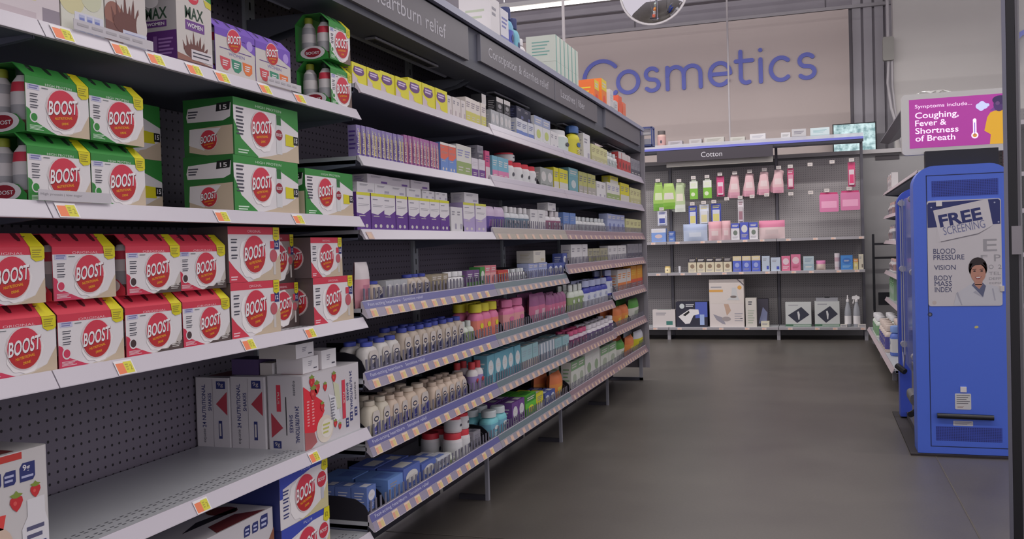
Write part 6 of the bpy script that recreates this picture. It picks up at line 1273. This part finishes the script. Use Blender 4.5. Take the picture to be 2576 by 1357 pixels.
for st, x, y, wd, hh, c in (('E', 712, 668, 152, 135, LT), ('F', 682, 750, 75, 40, LT), ('P', 830, 780, 72, 75, LT), ('O', 768, 865, 55, 48, LT), ('2', 872, 865, 38, 48, LT), ('TEL', 770, 930, 130, 34, LT), ('DEFP', 770, 985, 130, 28, LT), ('ECFD', 775, 1030, 125, 22, LT)): q.text(P_, st, U_(x-85), V_(y), U_(wd), hh/1180*ph, c, 2, .004)
SK = M((190, 138, 118)); HR = M((44, 34, 36)); CT = M((200, 200, 206))
q.pg(P_, PX((370, 1262), (400, 1130), (560, 1030), (640, 1000), (740, 1030), (860, 1060), (905, 1110), (905, 1262)), CT, 3)
q.pg(P_, PX((575, 1040), (600, 1015), (700, 1015), (735, 1050), (700, 1175), (640, 1110)), M((96, 102, 130)), 4); q.pg(P_, PX((600, 1030), (700, 1030), (660, 1085)), SK, 5)
q.pg(P_, PX((400, 1130), (420, 1110), (470, 1262), (455, 1262)), M((170, 170, 180)), 4); q.pg(P_, PX((590, 1120), (620, 1100), (690, 1170), (700, 1180)), M((170, 170, 182)), 4); q.pg(P_, PX((800, 1080), (815, 1075), (840, 1210), (826, 1215)), M((170, 170, 182)), 4)
q.disc(P_, U_(648-85), V_(850), U_(105), HR, 5, 118/1180*ph); q.pg(P_, PX((550, 880), (560, 800), (735, 790), (748, 880), (740, 910), (555, 910)), HR, 5)
q.disc(P_, U_(650-85), V_(910), U_(84), SK, 6, 102/1180*ph); q.pg(P_, PX((560, 860), (590, 800), (700, 790), (740, 850), (700, 815), (620, 820)), HR, 7)
q.pg(P_, PX((600, 985), (700, 985), (690, 1040), (615, 1040)), SK, 5)
for x in (610, 690): q.disc(P_, U_(x-85), V_(885), U_(15), M((60, 44, 44)), 8, .004); q.pg(P_, PX((x-22, 862), (x+20, 858), (x+20, 866), (x-22, 870)), M((70, 50, 48)), 8)
q.pg(P_, PX((648, 925), (662, 930), (642, 934)), M((160, 108, 94)), 8); q.pg(P_, PX((612, 948), (690, 942), (672, 968), (650, 976), (628, 970)), M((150, 70, 70)), 8); q.pg(P_, PX((622, 951), (682, 947), (668, 960), (636, 963)), M((232, 226, 222)), 9)
q.disc(P_, U_(152-85), V_(1230), U_(24), M((196, 184, 180)), 3)
for x, y in ((135, 165), (845, 135), (885, 350)): q.disc(P_, U_(x-85), V_(y), .004, M((170, 176, 200)), 4)
q.box(px0+U_(105), px0+U_(172), KY-.010, KY-.004, pz0+V_(155), pz0+V_(98), WHITE); q.box(px1-.010, px1+.008, KY-.012, KY-.004, pz0+V_(1110), pz0+V_(1050), OFFW)
q.build('poster', k_)
# screen on top
SX0, SX1, SZ0, SZ1, SY = 1.757, 2.30, 1.535, 1.850, 5.25
q = MB(); q.prism([(KX0+.06, KY+.02), (KX1-.02, KY+.02), (KX1-.02, KY+.30), (KX0+.06, KY+.30)], 'z', H, H, BLACK) if 0 else None
q.box(KX0+.07, KX1-.04, KY+.10, KY+.16, 1.44, 1.545, M((26, 26, 34), .5)); q.box(KX0+.19, KX0+.30, KY+.16, SY+.0, 1.47, 1.534, DSTEEL); q.build('screen_mount', k_)
q = MB(); wh = M((214, 212, 208), .35, name='screen_casing')
q.rbox(SX0, SX1, SY-.06, SY-.02, SZ0, SZ1, .022, wh, 'y', 5); q.rbox(SX0+.01, SX1-.01, SY-.02, SY+.01, SZ0+.01, SZ1-.01, .02, M((170, 170, 180)), 'y', 4); q.build('screen_casing', k_)
D = Face((SX0+.037, SY-.0602, SZ0+.034), (1, 0, 0), (0, 0, 1)); dw, dh = SX1-SX0-.074, SZ1-SZ0-.062
def EM(c, e=.62): return M(c, .4, emit=e)
q = MB(); q.quad(D, 0, dw, 0, dh, EM((160, 54, 142), .5), 0); LW = EM((236, 214, 236), .65)
q.text(D, 'Symptoms include...', .028, dh-.052, .268, .024, LW, 2, 0, 0)
for i, (st, wd) in enumerate((('Coughing,', .206), ('Fever &', .148), ('Shortness', .204), ('of Breath', .188))): q.text(D, st, .028, dh-.100-i*.0395-(.009 if i == 0 else 0), wd, .041 if i == 0 else .031, LW, 2, .012)
XO = .075
q.disc(D, .232+XO, .050, .0165, LW, 2); q.quad(D, .224+XO, .240+XO, .05, .128, LW, 2); q.disc(D, .232+XO, .128, .008, LW, 2); q.disc(D, .232+XO, .050, .010, EM((200, 140, 60), .5), 3); q.quad(D, .2303+XO, .2337+XO, .05, .115, EM((110, 70, 190), .5), 3)
for i, (u, v, r_) in enumerate(((.258, .188, .015), (.272, .198, .015), (.284, .188, .015), (.268, .178, .014), (.298, .192, .008))): q.disc(D, u+XO-.005, v+.008, r_, EM((186, 192, 236), .6), 2+i*.1)
YM = EM((206, 156, 40), .5); q.pg(D, [(.276+XO, .07), (.290+XO, .138), (.304+XO, .160), (.33+XO, .172), (dw, .175), (dw, 0), (.300+XO, 0), (.305+XO, .05)], YM, 2)
q.pg(D, [(.300+XO, .170), (.330+XO, .195), (.352+XO, .215), (.345+XO, .185), (.330+XO, .168)], EM((110, 60, 130), .5), 3); q.disc(D, .345+XO, .198, .026, EM((70, 46, 96), .5), 4, .034); q.disc(D, .350+XO, .222, .036, EM((54, 36, 80), .5), 5, .022); q.disc(D, .338+XO, .205, .010, EM((96, 64, 110), .5), 6)
q.build('display', k_)
q = MB(); q.box(SX0+.30, SX0+.302, SY-.0605, SY-.06, SZ0+.014, SZ0+.016, BLACK)
for u in (.33, .355): q.disc(Face((SX0, SY-.06, SZ0), (1, 0, 0), (0, 0, 1)), u, .014, .002, BLACK, 1)
q.build('camera_dots', k_)
q = MB(); nx = 10; vs = [(1.80+i*.026, SY-.02+.012*j+.01*math.sin(i*1.7+j), SZ1+.001+(.022*math.sin(PI*i/9)*abs(math.sin(i*2.3+j*1.1)))) for j in range(5) for i in range(nx)]
q.add(vs, [(j_*nx+i, j_*nx+i+1, (j_+1)*nx+i+1, (j_+1)*nx+i) for j_ in range(4) for i in range(nx-1)], M((214, 212, 210), .2, alpha=.8), True); q.add([(x, y, SZ1+.0006) for x, y, z in vs], [(j_*nx+i, (j_+1)*nx+i, (j_+1)*nx+i+1, j_*nx+i+1) for j_ in range(4) for i in range(nx-1)], M((214, 212, 210), .2, alpha=.8))
tag(q.build('plastic_wrap'), 'crumpled clear plastic lying on top of the kiosk screen', 'plastic wrap')
q = MB(); q.add([(KX0-.035, KY-.02, .0005), (KX1+.5, KY-.02, .0005), (KX1+.5, KY+1.18, .0005), (KX0-.035, KY+1.18, .0005), (KX0-.035, KY-.02, .010), (KX1+.5, KY-.02, .010), (KX1+.5, KY+1.18, .010), (KX0-.035, KY+1.18, .010)], [(0, 3, 2, 1), (4, 5, 6, 7), (0, 1, 5, 4), (1, 2, 6, 5), (2, 3, 7, 6), (3, 0, 4, 7)], M((46, 40, 42), .8)); tag(q.build('floor_mat'), 'dark mat under the blue kiosk', 'mat')
# shelving glimpsed beyond the door glass
t = thing('gondola_shelving', 'shelving glimpsed through the glass at the right edge of the photo', 'shelving unit', (0, 0, 0))
q = MB(); q.box(2.51, 3.6, 7.35, 7.37, .1, 2.0, PEGX); q.build('back_panel', t)
for z in (.20, .60, .95, 1.25, 1.50, 1.85): q = MB(); q.box(2.51, 3.6, 6.98, 7.35, z, z+.03, M((176, 168, 172), .4)); q.build('shelf', t)
for i in range(5):
    for j_, (z, c) in enumerate(((.23, (196, 176, 176)), (.63, (90, 110, 180)), (.98, (180, 170, 190)), (1.28, (200, 190, 180)), (1.53, (190, 140, 150)))):
        ps = goods('box', .10, .16, .06, (c, (206, 204, 204), c), 'band'); o = obj('medicine_carton', ps[0][1]); o.location = (2.60+i*.15, 7.0, z+.0005); tag(o, 'carton beyond the door glass, %s from left, %s shelf up' % (ORD[i+1], ORD[j_+1]), 'carton', 'cartons glimpsed through the door glass')
# glass door edge close to the camera
dx, dy = 1.910, 3.2
t = thing('glass_door', 'dark framed glass door edge in the right foreground', 'door', (dx, dy, 0), R(-18))
q = MB(); q.box(-.012, .012, -.02, .02, 0.004, 3.2, M((22, 22, 26), .4, name='door_gasket')); q.build('gasket', t)
q = MB(); q.box(-.024, -.0125, -.022, .018, 0.004, 3.2, M((120, 120, 132), .35, .5)); q.box(.0125, .020, -.018, .018, 0.004, 3.2, M((104, 102, 106), .4, .4)); q.build('stile', t)
q = MB(); q.box(-.004, .022, -.030, -.0225, 1.046, 1.134, M((140, 136, 138), .3, .7)); q.build('latch', t)
q = MB(); q.box(.0205, 1.0, -.003, .003, .004, 3.2, M((230, 236, 236), .03, alpha=.06, name='door_glass')); q.build('glass_pane', t)
